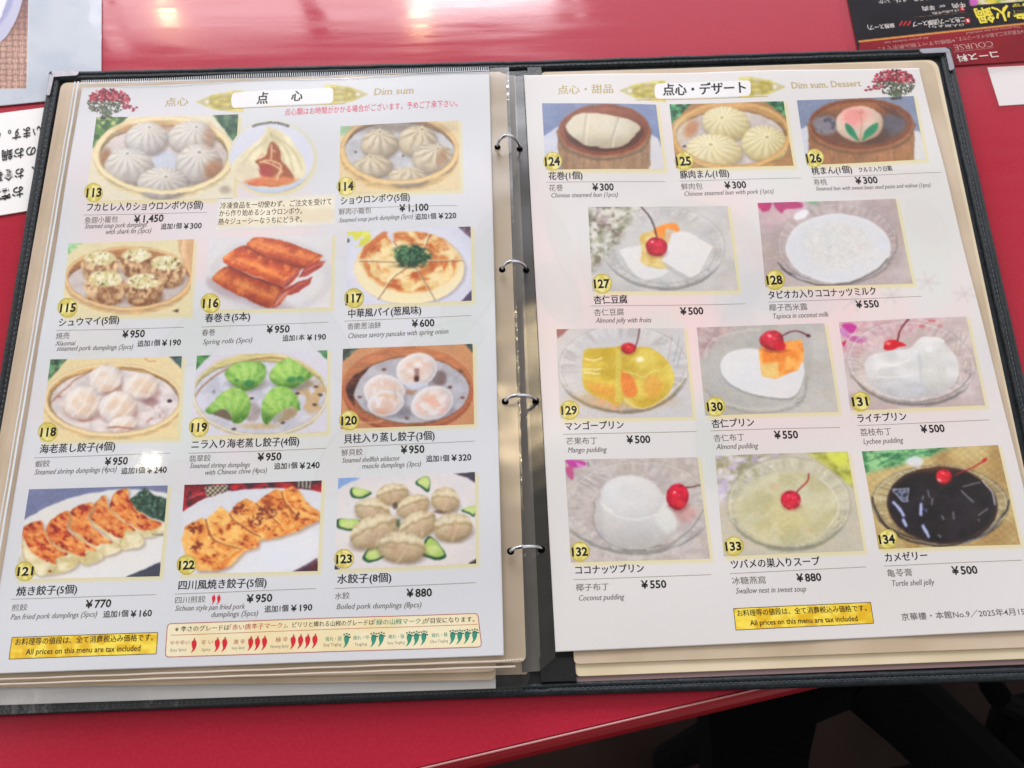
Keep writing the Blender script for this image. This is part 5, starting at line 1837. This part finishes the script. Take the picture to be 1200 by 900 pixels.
def page_painter(base, photos, seed, oval=False):
    def f(p):
        p.c[:] = base
        n1, n2 = p.noise(150, 130, 1, 3), p.noise(110, 140, 5, 3)
        if seed == 1:
            c0, w_ = (330, 400), 1.
            zone = np.exp(-(((p.x - 300) / 330) ** 2 + ((p.y - 380) / 190) ** 2))
        else:
            zone = np.exp(-(((p.x - 880) / 330) ** 2 + ((p.y - 360) / 170) ** 2))
        p.mix(zone * sm((n1 - .5) * 5) * .8, (234, 204, 202))
        p.mix(zone * sm((n2 - .5) * 5) * .7, (206, 216, 207))
        p.mix(zone * sm((.42 - n2) * 6) * .26, (206, 206, 208))
        rs = random.Random(seed)
        pet = ([(560, 330, 26, 80, .5), (385, 400, 20, 60, -.5), (230, 395, 26, 50, .9), (395, 280, 40, 22, .2), (520, 405, 50, 26, -.4), (400, 540, 24, 46, .5), (220, 560, 30, 20, .2), (110, 395, 40, 20, -.3), (575, 290, 20, 40, .1)]
               if seed == 1 else
               [(660, 290, 12, 46, -.35), (655, 345, 22, 40, -.5), (690, 310, 10, 40, -.2), (700, 375, 30, 16, .1), (830, 260, 60, 20, .3), (870, 330, 24, 50, .5), (860, 400, 20, 60, .2), (1085, 260, 30, 18, .8), (1040, 215, 60, 14, -.1), (920, 345, 60, 24, .2), (830, 520, 14, 50, -.1)])
        for (x, y, a_, b, r) in pet:
            m = p.em(x, y, a_, b, 16, r)
            p.mix(m * .36, rs.choice([(196, 206, 200), (214, 206, 206), (200, 202, 206)]))
            p.ring(x, y, a_, b, 2.4, (186, 190, 186), .13 if seed == 2 else .2, 3, None, r)
        if seed == 2:                            # pale printed snow crystals on the right
            for (x, y, r) in ((1087, 330, 14), (1130, 345, 12), (1000, 352, 16), (1045, 346, 12)):
                for k in range(6):
                    t = k * math.pi / 3 + .2
                    p.line([(x, y), (x + r * math.cos(t), y + r * math.sin(t) * .8)], 3.4, (206, 196, 194), .55, 4, False)
        for (num, fr, q, fn, lab, b) in photos:  # pale yellow printed edge to the right of and below each picture
            qq = [(fr[0] + x / fr[2], fr[1] + y / fr[2]) for x, y in q]
            d = [(qq[0][0] + 5, qq[0][1] + 6), (qq[1][0] + 4.0, qq[1][1] + 2), (qq[2][0] + 4.2, qq[2][1] + 4.2), (qq[3][0] + 3, qq[3][1] + 4.5)]
            p.mix(p.pm(d, 5) * .62, (222, 208, 142))
        if oval:
            p.mix(p.em(OVAL_C[0] + 1, OVAL_C[1] + 2, OVAL_R[0] + 1.5, OVAL_R[1] + 1.5, 5) * .6, (222, 208, 142))
    return f


def page(name, label, quad, z, base, photos, seed):
    t = thing(name, label, 'menu page', 'menu leaves in the ring binder')
    grid_obj('paper', quad, z, 1.3, page_painter(base, photos, seed, seed == 1), (0, 0, 1), M['print'], t, skirt=.0003, jitter=.5, seed=seed)
    for i, (num, fr, q, fn, lab, b) in enumerate(photos):
        ph = grid_obj('dish_photo', fq(fr, q), z + .00002, .68, fn, fr, M['print'], t, label=lab, seed=num, photo=True)

        def badge(p):
            r = np.sqrt((p.x - b[0]) ** 2 + (p.y - b[1]) ** 2)
            p.c[:] = (216, 202, 104)
            p.tone(np.ones(len(p.x)), (204, 188, 84), (232, 222, 146), 5, 5, num, 2)
            p.mix(sm((7 - r) / 6), (236, 230, 176))
            p.mix(sm((r - 9.2) / 1.6) * .7, (176, 160, 70))
        R_ = 11.2 + .8 * (b[1] > 300)
        bo = grid_obj('number_badge', [(b[0] - 13, b[1] - 13), (b[0] + 13, b[1] - 13), (b[0] + 13, b[1] + 13), (b[0] - 13, b[1] + 13)], z + .00003, .5, badge, (0, 0, 1), M['print'], ph,
                      mask=lambda pts: (pts[:, 0] - b[0]) ** 2 + (pts[:, 1] - b[1]) ** 2 < R_ ** 2, jitter=0, seed=num)
        ac = Acc()
        w = 8.9 + .4 * (b[1] > 300)
        sl = (-.035 if seed == 1 else -.02) * w
        T(ac, (0, 0, 1), str(num), b[0] - w, b[1] + 5.2 - sl, b[0] + w, b[1] + 4.8 + sl, 14.0, z + .00004, 0, .036)
        ac.build('number', M['ink'], bo)
    return t


pl = page('menu_page', 'open left page, dim sum dishes 113 to 123, in a clear stitched sleeve', QL, ZL, PAPER_L, PHOTOS_L, 1)
pr = page('menu_page', 'open right page, buns and desserts 124 to 134 with cherries in glass bowls', QR, ZR, PAPER_R, PHOTOS_R, 2)
grid_obj('dish_photo', [(264, 138), (372, 138), (372, 231), (264, 231)], ZL + .000025, .62, p113b, (240, 90, 4.5), M['print'], pl,
         mask=lambda q: ((q[:, 0] - OVAL_C[0]) / OVAL_R[0]) ** 2 + ((q[:, 1] - OVAL_C[1]) / OVAL_R[1]) ** 2 < 1, label='oval photo of a torn soup dumpling on a white plate', seed=9, photo=True)

# captions: title, rule, Chinese name, price, English lines, extra piece
MT, MC, ME, MP = 0, 1, 2, 3                       # navy title, brown Chinese name, gray English, black price
CAPM = [M['navy'], M['brownink'], M['gray'], M['ink'], M['rule']]


def caption(parent, z, title, rl, cn, price, eng, extra=(), sub=()):
    a = Acc()
    for (fr, s, x0, y0, x1, y1, em) in title:
        T(a, fr, s, x0, y0, x1, y1, em * 1.07, z, MT, 0., (.024, .010))
    fr, x0, y0, x1, y1 = rl
    rule(a, fr, x0, y0, x1, y1, .00024, z, 4)
    fr, s, x0, y0, x1, y1, em = cn
    T(a, fr, s, x0, y0, x1, y1, em, z, MC, 0., (.004, -.004))
    for (fr, s, x0, y0, x1, y1, em) in eng:
        T(a, fr, s, x0, y0, x1, y1, em * 1.1, z, ME, 0., (.012, -.002), .20)
    c = a.build('dish_caption', CAPM, parent)
    fr, s, x0, y0, x1, y1, em = price
    a = Acc()
    T(a, fr, s.replace('¥', '¥\u2009'), x0, y0, x1, y1, em * 1.13, z, 0, .026)
    for (fr, s, x0, y0, x1, y1, em) in extra:
        T(a, fr, s.replace('¥', '¥\u2009'), x0, y0, x1, y1, em * (1.12 if '¥' in s else 1.06), z, 0, .022 if '¥' in s else .006, (0., 0.) if '¥' in s else (.014, .006))
    a.build('price', M['ink'], c)
    return c


zl, zr = ZL + .00004, ZR + .00004
caption(pl, zl, [(Q10, 'フカヒレ入りショウロンボウ(5個)', 405, 92, 950, 78, 40)], (Q10, 390, 108, 970, 95), (Q10, '魚翅小籠包', 395, 148, 550, 141, 33),
        (Q10, '¥1,450', 625, 143, 765, 137, 42), [(Q10, 'Steamed soup pork dumplings', 395, 170, 685, 161, 30), (Q10, 'with shark fin (5pcs)', 490, 196, 705, 189, 30)],
        [(Q10, '追加1個', 752, 175, 850, 172, 29), (Q10, '¥300', 860, 174, 945, 170, 33)])
caption(pl, zl, [(Q11, 'ショウロンボウ(5個)', 397, 60, 722, 44, 40)], (Q11, 385, 79, 945, 64), (Q11, '鮮肉小籠包', 388, 108, 540, 101, 32),
        (Q11, '¥1,100', 672, 96, 810, 89, 42), [(Q11, 'Steamed soup pork dumplings (5pcs)', 388, 143, 735, 126, 28)],
        [(Q11, '追加1個', 747, 133, 845, 128, 29), (Q11, '¥220', 856, 128, 940, 123, 33)])
caption(pl, zl, [(Q10, 'シュウマイ(5個)', 275, 633, 557, 616, 40)], (Q10, 265, 650, 862, 634), (Q10, '焼売', 262, 692, 325, 688, 33),
        (Q10, '¥950', 570, 683, 677, 678, 42), [(Q10, 'Xiaomai', 258, 722, 350, 718, 28), (Q10, 'steamed pork dumplings (5pcs)', 265, 746, 620, 734, 30)],
        [(Q10, '追加1個', 641, 724, 748, 719, 30), (Q10, '¥190', 757, 721, 847, 716, 34)])
caption(pl, zl, [(Q10, '春巻き(5本)', 960, 612, 1172, 602, 40)], (Q10, 945, 633, 1540, 609), (Q10, '春巻', 946, 675, 1008, 671, 33),
        (Q11, '¥950', 48, 661, 157, 656, 42), [(Q10, 'Spring rolls (5pcs)', 950, 714, 1180, 702, 30)],
        [(Q11, '追加1本', 123, 699, 228, 694, 30), (Q11, '¥190', 238, 696, 328, 691, 34)])
caption(pl, zl, [(Q11, '中華風パイ(葱風味)', 432, 590, 775, 571, 42)], (Q11, 412, 605, 1008, 577), (Q11, '香脆葱油餅', 428, 646, 585, 638, 34),
        (Q11, '¥600', 730, 633, 837, 627, 43), [(Q11, 'Chinese savory pancake with spring onion', 430, 687, 900, 662, 33)])
caption(pl, zl, [(Q20, '海老蒸し餃子(4個)', 183, 326, 540, 312, 43)], (Q20, 160, 346, 800, 326), (Q20, '蝦餃', 163, 391, 232, 387, 34),
        (Q20, '¥950', 490, 383, 600, 378, 44), [(Q20, 'Steamed shrimp dumplings (4pcs)', 160, 425, 545, 412, 33)],
        [(Q20, '追加1個', 568, 425, 680, 420, 31), (Q20, '¥240', 690, 422, 783, 417, 36)])
caption(pl, zl, [(Q20, 'ニラ入り海老蒸し餃子(4個)', 897, 306, 1402, 287, 43)], (Q20, 885, 326, 1528, 301), (Q20, '翡翠餃', 888, 368, 988, 362, 34),
        (Q21, '¥950', 5, 359, 118, 354, 44), [(Q20, 'Steamed shrimp dumplings', 890, 396, 1168, 387, 31), (Q20, 'with Chinese chive (4pcs)', 958, 427, 1248, 413, 31)],
        [(Q21, '追加1個', 83, 399, 192, 394, 31), (Q21, '¥240', 203, 397, 298, 392, 36)])
caption(pl, zl, [(Q21, '貝柱入り蒸し餃子(3個)', 412, 280, 838, 260, 44)], (Q21, 390, 297, 1025, 266), (Q21, '鮮貝餃', 400, 338, 500, 333, 34),
        (Q21, '¥950', 678, 326, 790, 321, 45), [(Q21, 'Steamed shellfish adductor', 403, 369, 673, 358, 31), (Q21, 'muscle dumplings (3pcs)', 497, 396, 772, 384, 31)],
        [(Q21, '追加1個', 797, 365, 905, 361, 32), (Q21, '¥320', 916, 361, 1010, 356, 37)])
caption(pl, zl, [(Q30, '焼き餃子(5個)', 72, 93, 358, 81, 44)], (Q30, 50, 108, 732, 87), (Q30, '煎餃', 52, 165, 125, 161, 35),
        (Q30, '¥770', 398, 151, 520, 145, 46), [(Q30, 'Pan fried pork dumplings (5pcs)', 48, 205, 452, 190, 34)],
        [(Q30, '追加1個', 482, 196, 600, 191, 33), (Q30, '¥160', 611, 194, 712, 188, 38)])
cc = caption(pl, zl, [(Q30, '四川風焼き餃子(5個)', 835, 66, 1250, 52, 45)], (Q30, 820, 85, 1480, 60), (Q30, '四川煎餃', 820, 130, 963, 124, 35),
             (Q30, '¥950', 1155, 126, 1277, 120, 46), [(Q30, 'Sichuan style pan fried pork', 820, 164, 1147, 154, 33), (Q30, 'dumplings (5pcs)', 988, 193, 1208, 186, 33)],
             [(Q31, '追加1個', 40, 172, 152, 167, 33), (Q31, '¥190', 164, 168, 265, 162, 38)])
caption(pl, zl, [(Q31, '水餃子(8個)', 380, 38, 635, 27, 45)], (Q31, 368, 60, 1030, 30), (Q31, '水餃', 370, 112, 440, 107, 35),
        (Q31, '¥880', 705, 99, 825, 93, 47), [(Q31, 'Boiled pork dumplings (8pcs)', 378, 157, 773, 145, 34)])
F780, F925, F655, F835, F1005, F625 = (780, 80, 5.625), (925, 80, 5.622), (655, 525, 4.737), (835, 520, 4.737), (1005, 515, 4.867), (625, 80, 5.625)
caption(pr, zr, [(Q02, '花巻(1個)', 172, 842, 332, 838, 37)], (F625, 85, 749, 870, 745), (Q02, '花巻', 174, 895, 240, 893, 34),
        (Q02, '¥300', 377, 893, 478, 891, 41), [(Q12, 'Chinese steamed bun (1pcs)', 182, 24, 495, 20, 28)])
caption(pr, zr, [(Q02, '豚肉まん(1個)', 790, 836, 1020, 829, 38)], (F780, 92, 742, 895, 722), (Q02, '鮮肉包', 795, 889, 895, 886, 34),
        (Q02, '¥300', 998, 885, 1100, 881, 41), [(F780, 'Chinese steamed bun with pork (1pcs)', 122, 840, 710, 826, 40)])
caption(pr, zr, [(Q03, '桃まん(1個)', 208, 818, 398, 809, 37), (Q03, 'クルミ入り白餡', 428, 807, 583, 801, 25)], (F925, 150, 717, 1000, 690), (Q03, '寿桃', 217, 869, 280, 866, 33),
        (Q03, '¥300', 412, 862, 517, 858, 40), [(Q03, 'Steamed bun with sweet bean seed paste and walnut (1pcs)', 225, 893, 760, 878, 25)])
caption(pr, zr, [(Q12, '杏仁豆腐', 383, 528, 542, 523, 40)], (Q12, 370, 537, 1095, 522), (Q12, '杏仁豆腐', 385, 583, 525, 579, 36),
        (Q12, '¥500', 790, 574, 900, 570, 42), [(Q12, 'Almond jelly with fruits', 392, 615, 652, 610, 31)])
caption(pr, zr, [(Q13, 'タピオカ入りココナッツミルク', 5, 502, 510, 482, 40)], (Q13, 0, 515, 718, 490), (Q13, '椰子西米露', 8, 558, 188, 553, 36),
        (Q13, '¥550', 415, 544, 523, 539, 42), [(Q13, 'Tapioca in coconut milk', 22, 593, 285, 583, 31)])
caption(pr, zr, [(Q22, 'マンゴープリン', 250, 219, 525, 211, 41)], (Q22, 240, 237, 865, 222), (Q22, '芒果布丁', 255, 286, 400, 283, 37),
        (Q22, '¥500', 538, 279, 650, 275, 44), [(Q22, 'Mango pudding', 262, 323, 442, 319, 33)])
caption(pr, zr, [(Q22, '杏仁プリン', 937, 207, 1137, 200, 41)], (Q22, 930, 220, 1540, 202), (Q22, '杏仁布丁', 947, 271, 1090, 266, 37),
        (Q23, '¥550', 30, 258, 143, 254, 44), [(Q22, 'Almond pudding', 958, 306, 1152, 301, 33)])
caption(pr, zr, [(Q23, 'ライチプリン', 425, 180, 655, 169, 42)], (Q23, 420, 193, 1040, 168), (Q23, '荔枝布丁', 437, 242, 583, 237, 38),
        (Q23, '¥500', 720, 228, 832, 223, 44), [(Q23, 'Lychee pudding', 450, 280, 635, 272, 33)])
caption(pr, zr, [(Q22, 'ココナッツプリン', 298, 894, 620, 884, 43)], (F655, 80, 732, 845, 703), (F655, '椰子布丁', 95, 796, 278, 791, 45),
        (F655, '¥550', 457, 781, 598, 776, 54), [(F655, 'Coconut pudding', 108, 849, 360, 841, 42)])
caption(pr, zr, [(F835, 'ツバメの巣入りスープ', 105, 696, 600, 676, 52)], (F835, 95, 722, 853, 683), (F835, '冰糖燕窩', 110, 783, 297, 777, 46),
        (F835, '¥880', 468, 767, 607, 760, 54), [(F835, 'Swallow nest in sweet soup', 130, 833, 520, 820, 42)])
caption(pr, zr, [(F1005, 'カメゼリー', 160, 700, 402, 686, 52)], (F1005, 150, 722, 940, 687), (F1005, '亀苓膏', 172, 784, 315, 779, 47),
        (F1005, '¥500', 540, 772, 687, 765, 56), [(F1005, 'Turtle shell jelly', 195, 836, 437, 828, 43)])


# page headers
def header(parent, z, base, box_l, box_r, white, words, bq, seed):
    for q, fn in ((box_l, lambda p: ornament(p, *words['orn'][0])), (box_r, lambda p: ornament(p, *words['orn'][1]))):
        grid_obj('banner_ornament', q, z, .5, fn, (0, 0, 1), M['print'], parent, mask=base, seed=seed)
    wo = rounded(white, 6)

    def plain(p):
        p.c[:] = (231, 230, 231)
    bn = grid_obj('title_banner', white, z + .00002, .5, plain, (0, 0, 1), M['print'], parent,
                  mask=lambda pts: Pic(pts[:, 0], pts[:, 1], (0, 0, 0)).pm(wo, .01) > .5, jitter=.4)
    a = Acc()
    for (fr, s, x0, y0, x1, y1, em) in words['title']:
        T(a, fr, s, x0, y0, x1, y1, em, z + .00004, 0, .022, (.010, -.004), .06)
    a.build('title', M['ink'], bn)
    a = Acc()
    for (fr, s, x0, y0, x1, y1, em) in words['gold']:
        cj = ord(s[0]) > 999
        T(a, fr, s, x0, y0, x1, y1, em, z + .00004, 0, .002, (.010, -.004), 0. if cj or seed == 2 else .12, not cj)
    for x0, y0, x1, y1 in words['lines']:
        rule(a, (0, 0, 1), x0, y0, x1, y1, .00045, z + .00003, 1)
    a.build('gold_lettering', [M['gold'], M['gold']], parent)
    cx, cy, sx, fl_ = bq
    grid_obj('bouquet_print', [(cx - 36, cy - 22), (cx + 36, cy - 22), (cx + 36, cy + 30), (cx - 36, cy + 30)], z + .00001, .42,
             lambda p: bouquet(p, 0, 0, sx, fl_, seed), (cx, cy, 5), M['print'], parent, mask=base, seed=seed)


header(pl, ZL + .00001, PAPER_L, [(228, 106), (286, 104), (286, 132), (228, 134)], [(378, 99), (434, 97), (434, 126), (378, 128)],
       [(271, 108.5), (391, 102), (391, 121), (271, 127.5)],
       dict(orn=((231, 285, 119, 22, 1), (430, 380, 110.5, 21, -1)),
            title=((Q01, '点', 2, 491, 56, 488, 60), (Q01, '心', 163, 477, 218, 474, 54)),
            gold=((Q00, '点心', 770, 496, 880, 491, 44), (Q01, 'Dim sum', 553, 447, 740, 438, 46)),
            lines=((258, 128.5, 405, 121.5),)), (127.5, 117, 1, -1), 1)
header(pr, ZR + .00001, PAPER_R, [(724, 93), (786, 92), (786, 120), (724, 121)], [(862, 90), (922, 88), (922, 116), (862, 118)],
       [(767, 97), (880, 94), (880, 113), (767, 116)],
       dict(orn=((727, 780, 106.5, 22, 1), (919, 866, 102.5, 21, -1)),
            title=((Q02, '点心・デザート', 707, 447, 1098, 438, 60),),
            gold=((Q02, '点心・甜品', 215, 441, 475, 437, 46), (Q03, 'Dim sum, Dessert', 112, 418, 438, 404, 42)),
            lines=((745, 117.5, 900, 113.5),)), (1047, 95, 1, 1), 2)
a = Acc()
T(a, Q01, '点心類はお時間がかかる場合がございます。予めご了承下さい。', 135, 545, 945, 499, 36, zl, 0, .004)
a.build('red_note', M['redink'], pl)
F240 = (240, 90, 4.5)


def beige_panel(p):
    p.c[:] = (228, 216, 190)
    p.tone(np.ones(len(p.x)), (222, 210, 182), (236, 228, 206), 160, 60, 3)
    e = p.pm([(85, 650), (682, 622), (682, 768), (62, 802)], 40)
    p.mix(1 - e, PAPER_L)


bp = grid_obj('note_panel', fq(F240, [(70, 640), (690, 612), (690, 778), (48, 812)]), ZL + .00002, .9, beige_panel, F240, M['print'], pl, jitter=.5)
a = Acc()
T(a, F240, '冷凍食品を一切使わず、ご注文を受けて', 80, 697, 668, 672, 38, zl, 0, .004, MIN)
T(a, F240, 'から作り始めるショウロンボウ。', 75, 738, 512, 720, 38, zl, 0, .004, MIN)
T(a, F240, '熱々ジューシーなうちにどうぞ。', 70, 782, 512, 765, 38, zl, 0, .004, MIN)
a.build('lettering', M['ink'], bp)


# yellow tax strips
def strip(parent, z, fr, q, t1, t2):
    def paint(p):
        p.c[:] = (234, 196, 40)
        p.tone(np.ones(len(p.x)), (226, 180, 28), (246, 222, 84), 60 * fr[2] / 6, 50 * fr[2] / 6, 4, 2)
    s = Acc()
    ro = [(q[0][0] - 3, q[0][1] - 3), (q[1][0] + 3, q[1][1] - 3), (q[2][0] + 3, q[2][1] + 3), (q[3][0] - 3, q[3][1] + 3)]
    g = grid_obj('tax_strip', fq(fr, q), z + .00002, .8, paint, fr, M['print'], parent, jitter=1, label='yellow strip with the tax notice')
    for k in range(4):
        x0, y0 = q[k]
        x1, y1 = q[(k + 1) % 4]
        rule(s, fr, x0, y0, x1, y1, .00026, z + .00003)
    T(s, fr, 'お料理等の値段は、全て消費税込み価格です。', *t1, z + .00004, 0, .008, MIN)
    T(s, fr, 'All prices on this menu are tax included', *t2, z + .00004, 0, .014)
    s.build('lettering', M['ink'], g)


strip(pl, ZL, Q30, [(57, 288), (740, 265), (733, 365), (43, 390)], (70, 326, 718, 304, 36), (120, 369, 658, 351, 38))
strip(pr, ZR, (850, 690, 6), [(57, 140), (1024, 93), (1047, 240), (74, 291)], (85, 196, 1000, 155, 50), (175, 259, 935, 223, 53))
a = Acc()
T(a, (1000, 690, 6), '京華樓・本館No.9／2025年4月15日', 345, 223, 1262, 182, 56, zr, 0, .006)
a.build('footer_line', M['gray'], pr)

# spice grade box on the left page


def spice_paint(p):
    p.c[:] = (240, 224, 178)
    p.tone(np.ones(len(p.x)), (238, 220, 172), (240, 230, 196), 40, 30, 3)


SQ = [(196.5, 731), (560, 718.5), (564.5, 758), (193.5, 770)]
ro = rounded(SQ, 5)


def in_box(pts):
    p = Pic(pts[:, 0], pts[:, 1], (0, 0, 0))
    return p.pm(ro, .01) > .5


sg = grid_obj('spice_guide', SQ, ZL + .00002, .8, spice_paint, (0, 0, 1), M['print'], pl, mask=in_box, jitter=1, label='cream box of red and green chilli grades')
a = Acc()
for k in range(len(ro)):
    rule(a, (0, 0, 1), *ro[k], *ro[(k + 1) % len(ro)], .0003, ZL + .00003, 3)
rule(a, (0, 0, 1), 200, 744.5, 560, 731.3, .00022, ZL + .00003, 3)
z = ZL + .00004
T(a, Q30, '※ 辛さのグレードは', 820, 263, 1075, 254, 29, z, 0, .004, MIN)
T(a, Q30, '「赤い唐辛子マーク」', 1076, 254, 1338, 244, 29, z, 1, .004, MIN)
T(a, Q31, '、ピリリと痺れる山椒のグレードは', 142, 244, 552, 230, 29, z, 0, .004, MIN)
T(a, Q31, '「緑の山椒マーク」', 552, 230, 785, 222, 29, z, 2, .006, MIN)
T(a, Q31, 'が目安になります。', 787, 222, 1024, 214, 29, z, 0, .004, MIN)
F185, F375 = (185, 715, 6), (375, 710, 6)
for s, e, x0, y0, x1, y1, ex0, ey0, ex1, ey1 in (('やや辛い', 'Easy Spicy', 85, 249, 222, 242, 88, 292, 200, 286), ('辛 い', 'Spicy', 303, 243, 386, 240, 308, 288, 368, 284),
                                             ('激 辛', 'Very Spicy', 530, 240, 612, 236, 515, 277, 612, 272), ('極 辛', 'Flaming Spicy', 828, 226, 915, 221, 792, 267, 920, 261)):
    T(a, F185, s, x0, y0, x1, y1, 36, z, 1, 0, MIN)
    T(a, F185, e, ex0, ey0, ex1, ey1, 30, z, 4, -.004)
for s, e, x0, y0, x1, y1, ex0, ey0, ex1, ey1 in (('痺れ・弱', 'Easy Tingling', 40, 251, 150, 246, 28, 286, 150, 280), ('痺れ・中', 'Tingling', 233, 242, 343, 236, 243, 282, 330, 277),
                                             ('痺れ・強', 'Very Tingling', 480, 233, 592, 227, 470, 271, 595, 265), ('痺れ・極', 'Ultra Tingling', 785, 222, 897, 215, 775, 260, 900, 253)):
    T(a, F375, s, x0, y0, x1, y1, 35, z, 2, 0, MIN)
    T(a, F375, e, ex0, ey0, ex1, ey1, 30, z, 4, -.004)
a.build('lettering', [M['ink'], M['darkred'], M['green'], M['darkred'], M['gray']], sg)


def chili(parent, fr, cx, cy, s, m, m2, pepper=False):
    a = Acc()
    k_ = .74
    q = smooth_pts([(-.10, -.42), (.16, -.44), (.30, -.25), (.26, 0), (.08, .28), (-.22, .50), (-.30, .50), (-.14, .24), (-.22, -.05), (-.22, -.30)], 4)
    pts = fq(fr, [(cx + x * s * k_, cy + y * s) for x, y in q])
    slab(a, P(np.array(pts)[:, 0], np.array(pts)[:, 1], ZL + .00004), .00001, 0)
    if pepper:
        for x, y in ((-.2, -.5), (.05, -.56), (.28, -.5), (.2, -.3), (-.05, -.36), (.36, -.3)):
            t = [(cx + (x * .8 + .075 * math.cos(k)) * s, cy + (y + .06 * math.sin(k)) * s) for k in np.linspace(0, 6.283, 9)[:-1]]
            t = np.array(fq(fr, t))
            slab(a, P(t[:, 0], t[:, 1], ZL + .00005), .00001, 1)
    else:
        t = np.array(fq(fr, [(cx + x * s, cy + y * s) for x, y in ((-.02, -.42), (.02, -.60), (.12, -.62), (.10, -.52), (.18, -.42))]))
        slab(a, P(t[:, 0], t[:, 1], ZL + .00005), .00001, 1)
    a.build('pepper_mark' if pepper else 'chilli_mark', [m, m2], parent)


for x, y in ((252, 252), (415, 247), (467, 244), (650, 238), (698, 237), (748, 235), (950, 228), (1002, 226), (1052, 224), (1103, 222)):
    chili(sg, F185, x, y, 92, M['chili'], M['darkred'])
for x, y in ((185, 248), (375, 242), (428, 238), (625, 235), (675, 231), (727, 228), (930, 222), (980, 220), (1032, 217), (1085, 214)):
    chili(sg, F375, x, y, 92, M['green'], M['dkgreen'], True)
for x in (1001, 1025):
    chili(cc, Q30, x, 112, 42, M['chili'], M['chili'])

# ------------------------------------------------------------------ clear sleeves round the two pages
def film_grid(name, q, z, m, parent, step=8, amp=0., seed=0):
    """a slightly wavy film sheet"""
    q = np.asarray(q, float)
    nx, ny = max(2, int(np.linalg.norm(q[1] - q[0]) / step)), max(2, int(np.linalg.norm(q[3] - q[0]) / step))
    u, v = np.meshgrid(np.linspace(0, 1, nx), np.linspace(0, 1, ny))
    u, v = u.ravel()[:, None], v.ravel()[:, None]
    pt = (q[0] * (1 - u) + q[1] * u) * (1 - v) + (q[3] * (1 - u) + q[2] * u) * v
    co = P(pt[:, 0], pt[:, 1], z)
    co[:, 2] += amp * (fnoise(pt[:, 0] / 60, pt[:, 1] / 60, seed, 3) - .5)
    a = Acc()
    a.add(co, [(j * nx + i, (j + 1) * nx + i, (j + 1) * nx + i + 1, j * nx + i + 1) for j in range(ny - 1) for i in range(nx - 1)])
    return a.build(name, m, parent, smooth=True)


film_grid('sleeve', [(91, 97), (574, 80), (590.5, 772), (-24, 796)], ZL + .0006, M['film'], pl, 8, .0002, 3)
film_grid('binding_margin', [(574, 80), (596.5, 79.5), (618.5, 770), (590.5, 772)], ZL + .0005, M['film_margin'], pl, 6, .0012, 5)
a = Acc()
for (x0, y0, x1, y1, w) in ((92, 96, -26, 796, .0009), (88, 96, -31, 796, .0006), (90, 99.5, 574, 83, .0004)):
    A, B = P(x0, y0, ZL + .0007), P(x1, y1, ZL + .0007)
    pts = [A + (B - A) * t + np.array([0, 0, .00012 * math.sin(t * 60)]) for t in np.linspace(0, 1, 60)]
    tube(a, pts, w / 2, 6)
for k in range(190):                              # welded ticks along the top edge
    t = k / 189.
    x, y = 96 + (572 - 96) * t, 94.5 + (79 - 94.5) * t - 1.2 * math.sin(t * 3.1)
    tube(a, [P(x, y, ZL + .0006), P(x + .1, y + 4.2, ZL + .0006)], .00022, 5)
a.build('seam', M['seam'], pl)
a = Acc()
for (x0, y0, x1, y1) in ((-26, 797, 590, 774.5), (590, 774.5, 612, 773), (-28, 803, 604, 781)):
    A, B = P(x0, y0, ZL - .0004), P(x1, y1, ZL - .0004)
    tube(a, [A + (B - A) * t + np.array([0, 0, .0003 * math.sin(t * 40 + 4 * t * t)]) for t in np.linspace(0, 1, 80)], .0004, 6)
a.build('bottom_weld', M['weld'], pl)
film_grid('sleeve', [(613, 86), (1082, 78), (1247, 741), (652, 768)], ZR + .0005, M['film_right'], pr, 8, .0001, 7)
film_grid('binding_margin', [(602.5, 89), (613, 88), (651, 770), (629, 789)], ZR + .0004, M['film_margin'], pr, 6, .0010, 9)

# rings through the punched holes of both sleeves
for (x0, y0, x1, y1, h) in ((583, 172.5, 609, 174, .0100), (588.5, 316, 616.5, 316, .0078), (592, 470.5, 628, 469.5, .0068), (598.5, 646, 634.5, 643.5, .0060)):
    A, B = P(x0, y0, ZL + .001), P(x1, y1, ZR + .0012)
    pts = []
    for k in range(25):
        t = k / 24
        c = A + (B - A) * (.5 - .5 * math.cos(math.pi * t))
        pts.append(c + np.array([0, 0, h * math.sin(math.pi * t)]) - np.array([0, 0, .0012 * (k in (0, 24))]))
    a = Acc()
    tube(a, pts, .00075, 12)
    rg = a.build('ring', M['chrome'], bd, smooth=True)
    a = Acc()
    for c, zz in ((A, ZL + .0011), (B, ZR + .0009)):
        n = 18
        o_ = [(c[0] + .0016 * math.cos(t), c[1] + .0016 * math.sin(t), zz) for t in np.linspace(0, 2 * math.pi, n + 1)[:-1]]
        slab(a, o_, .0002)
    a.build('punched_hole', M['black'], rg)
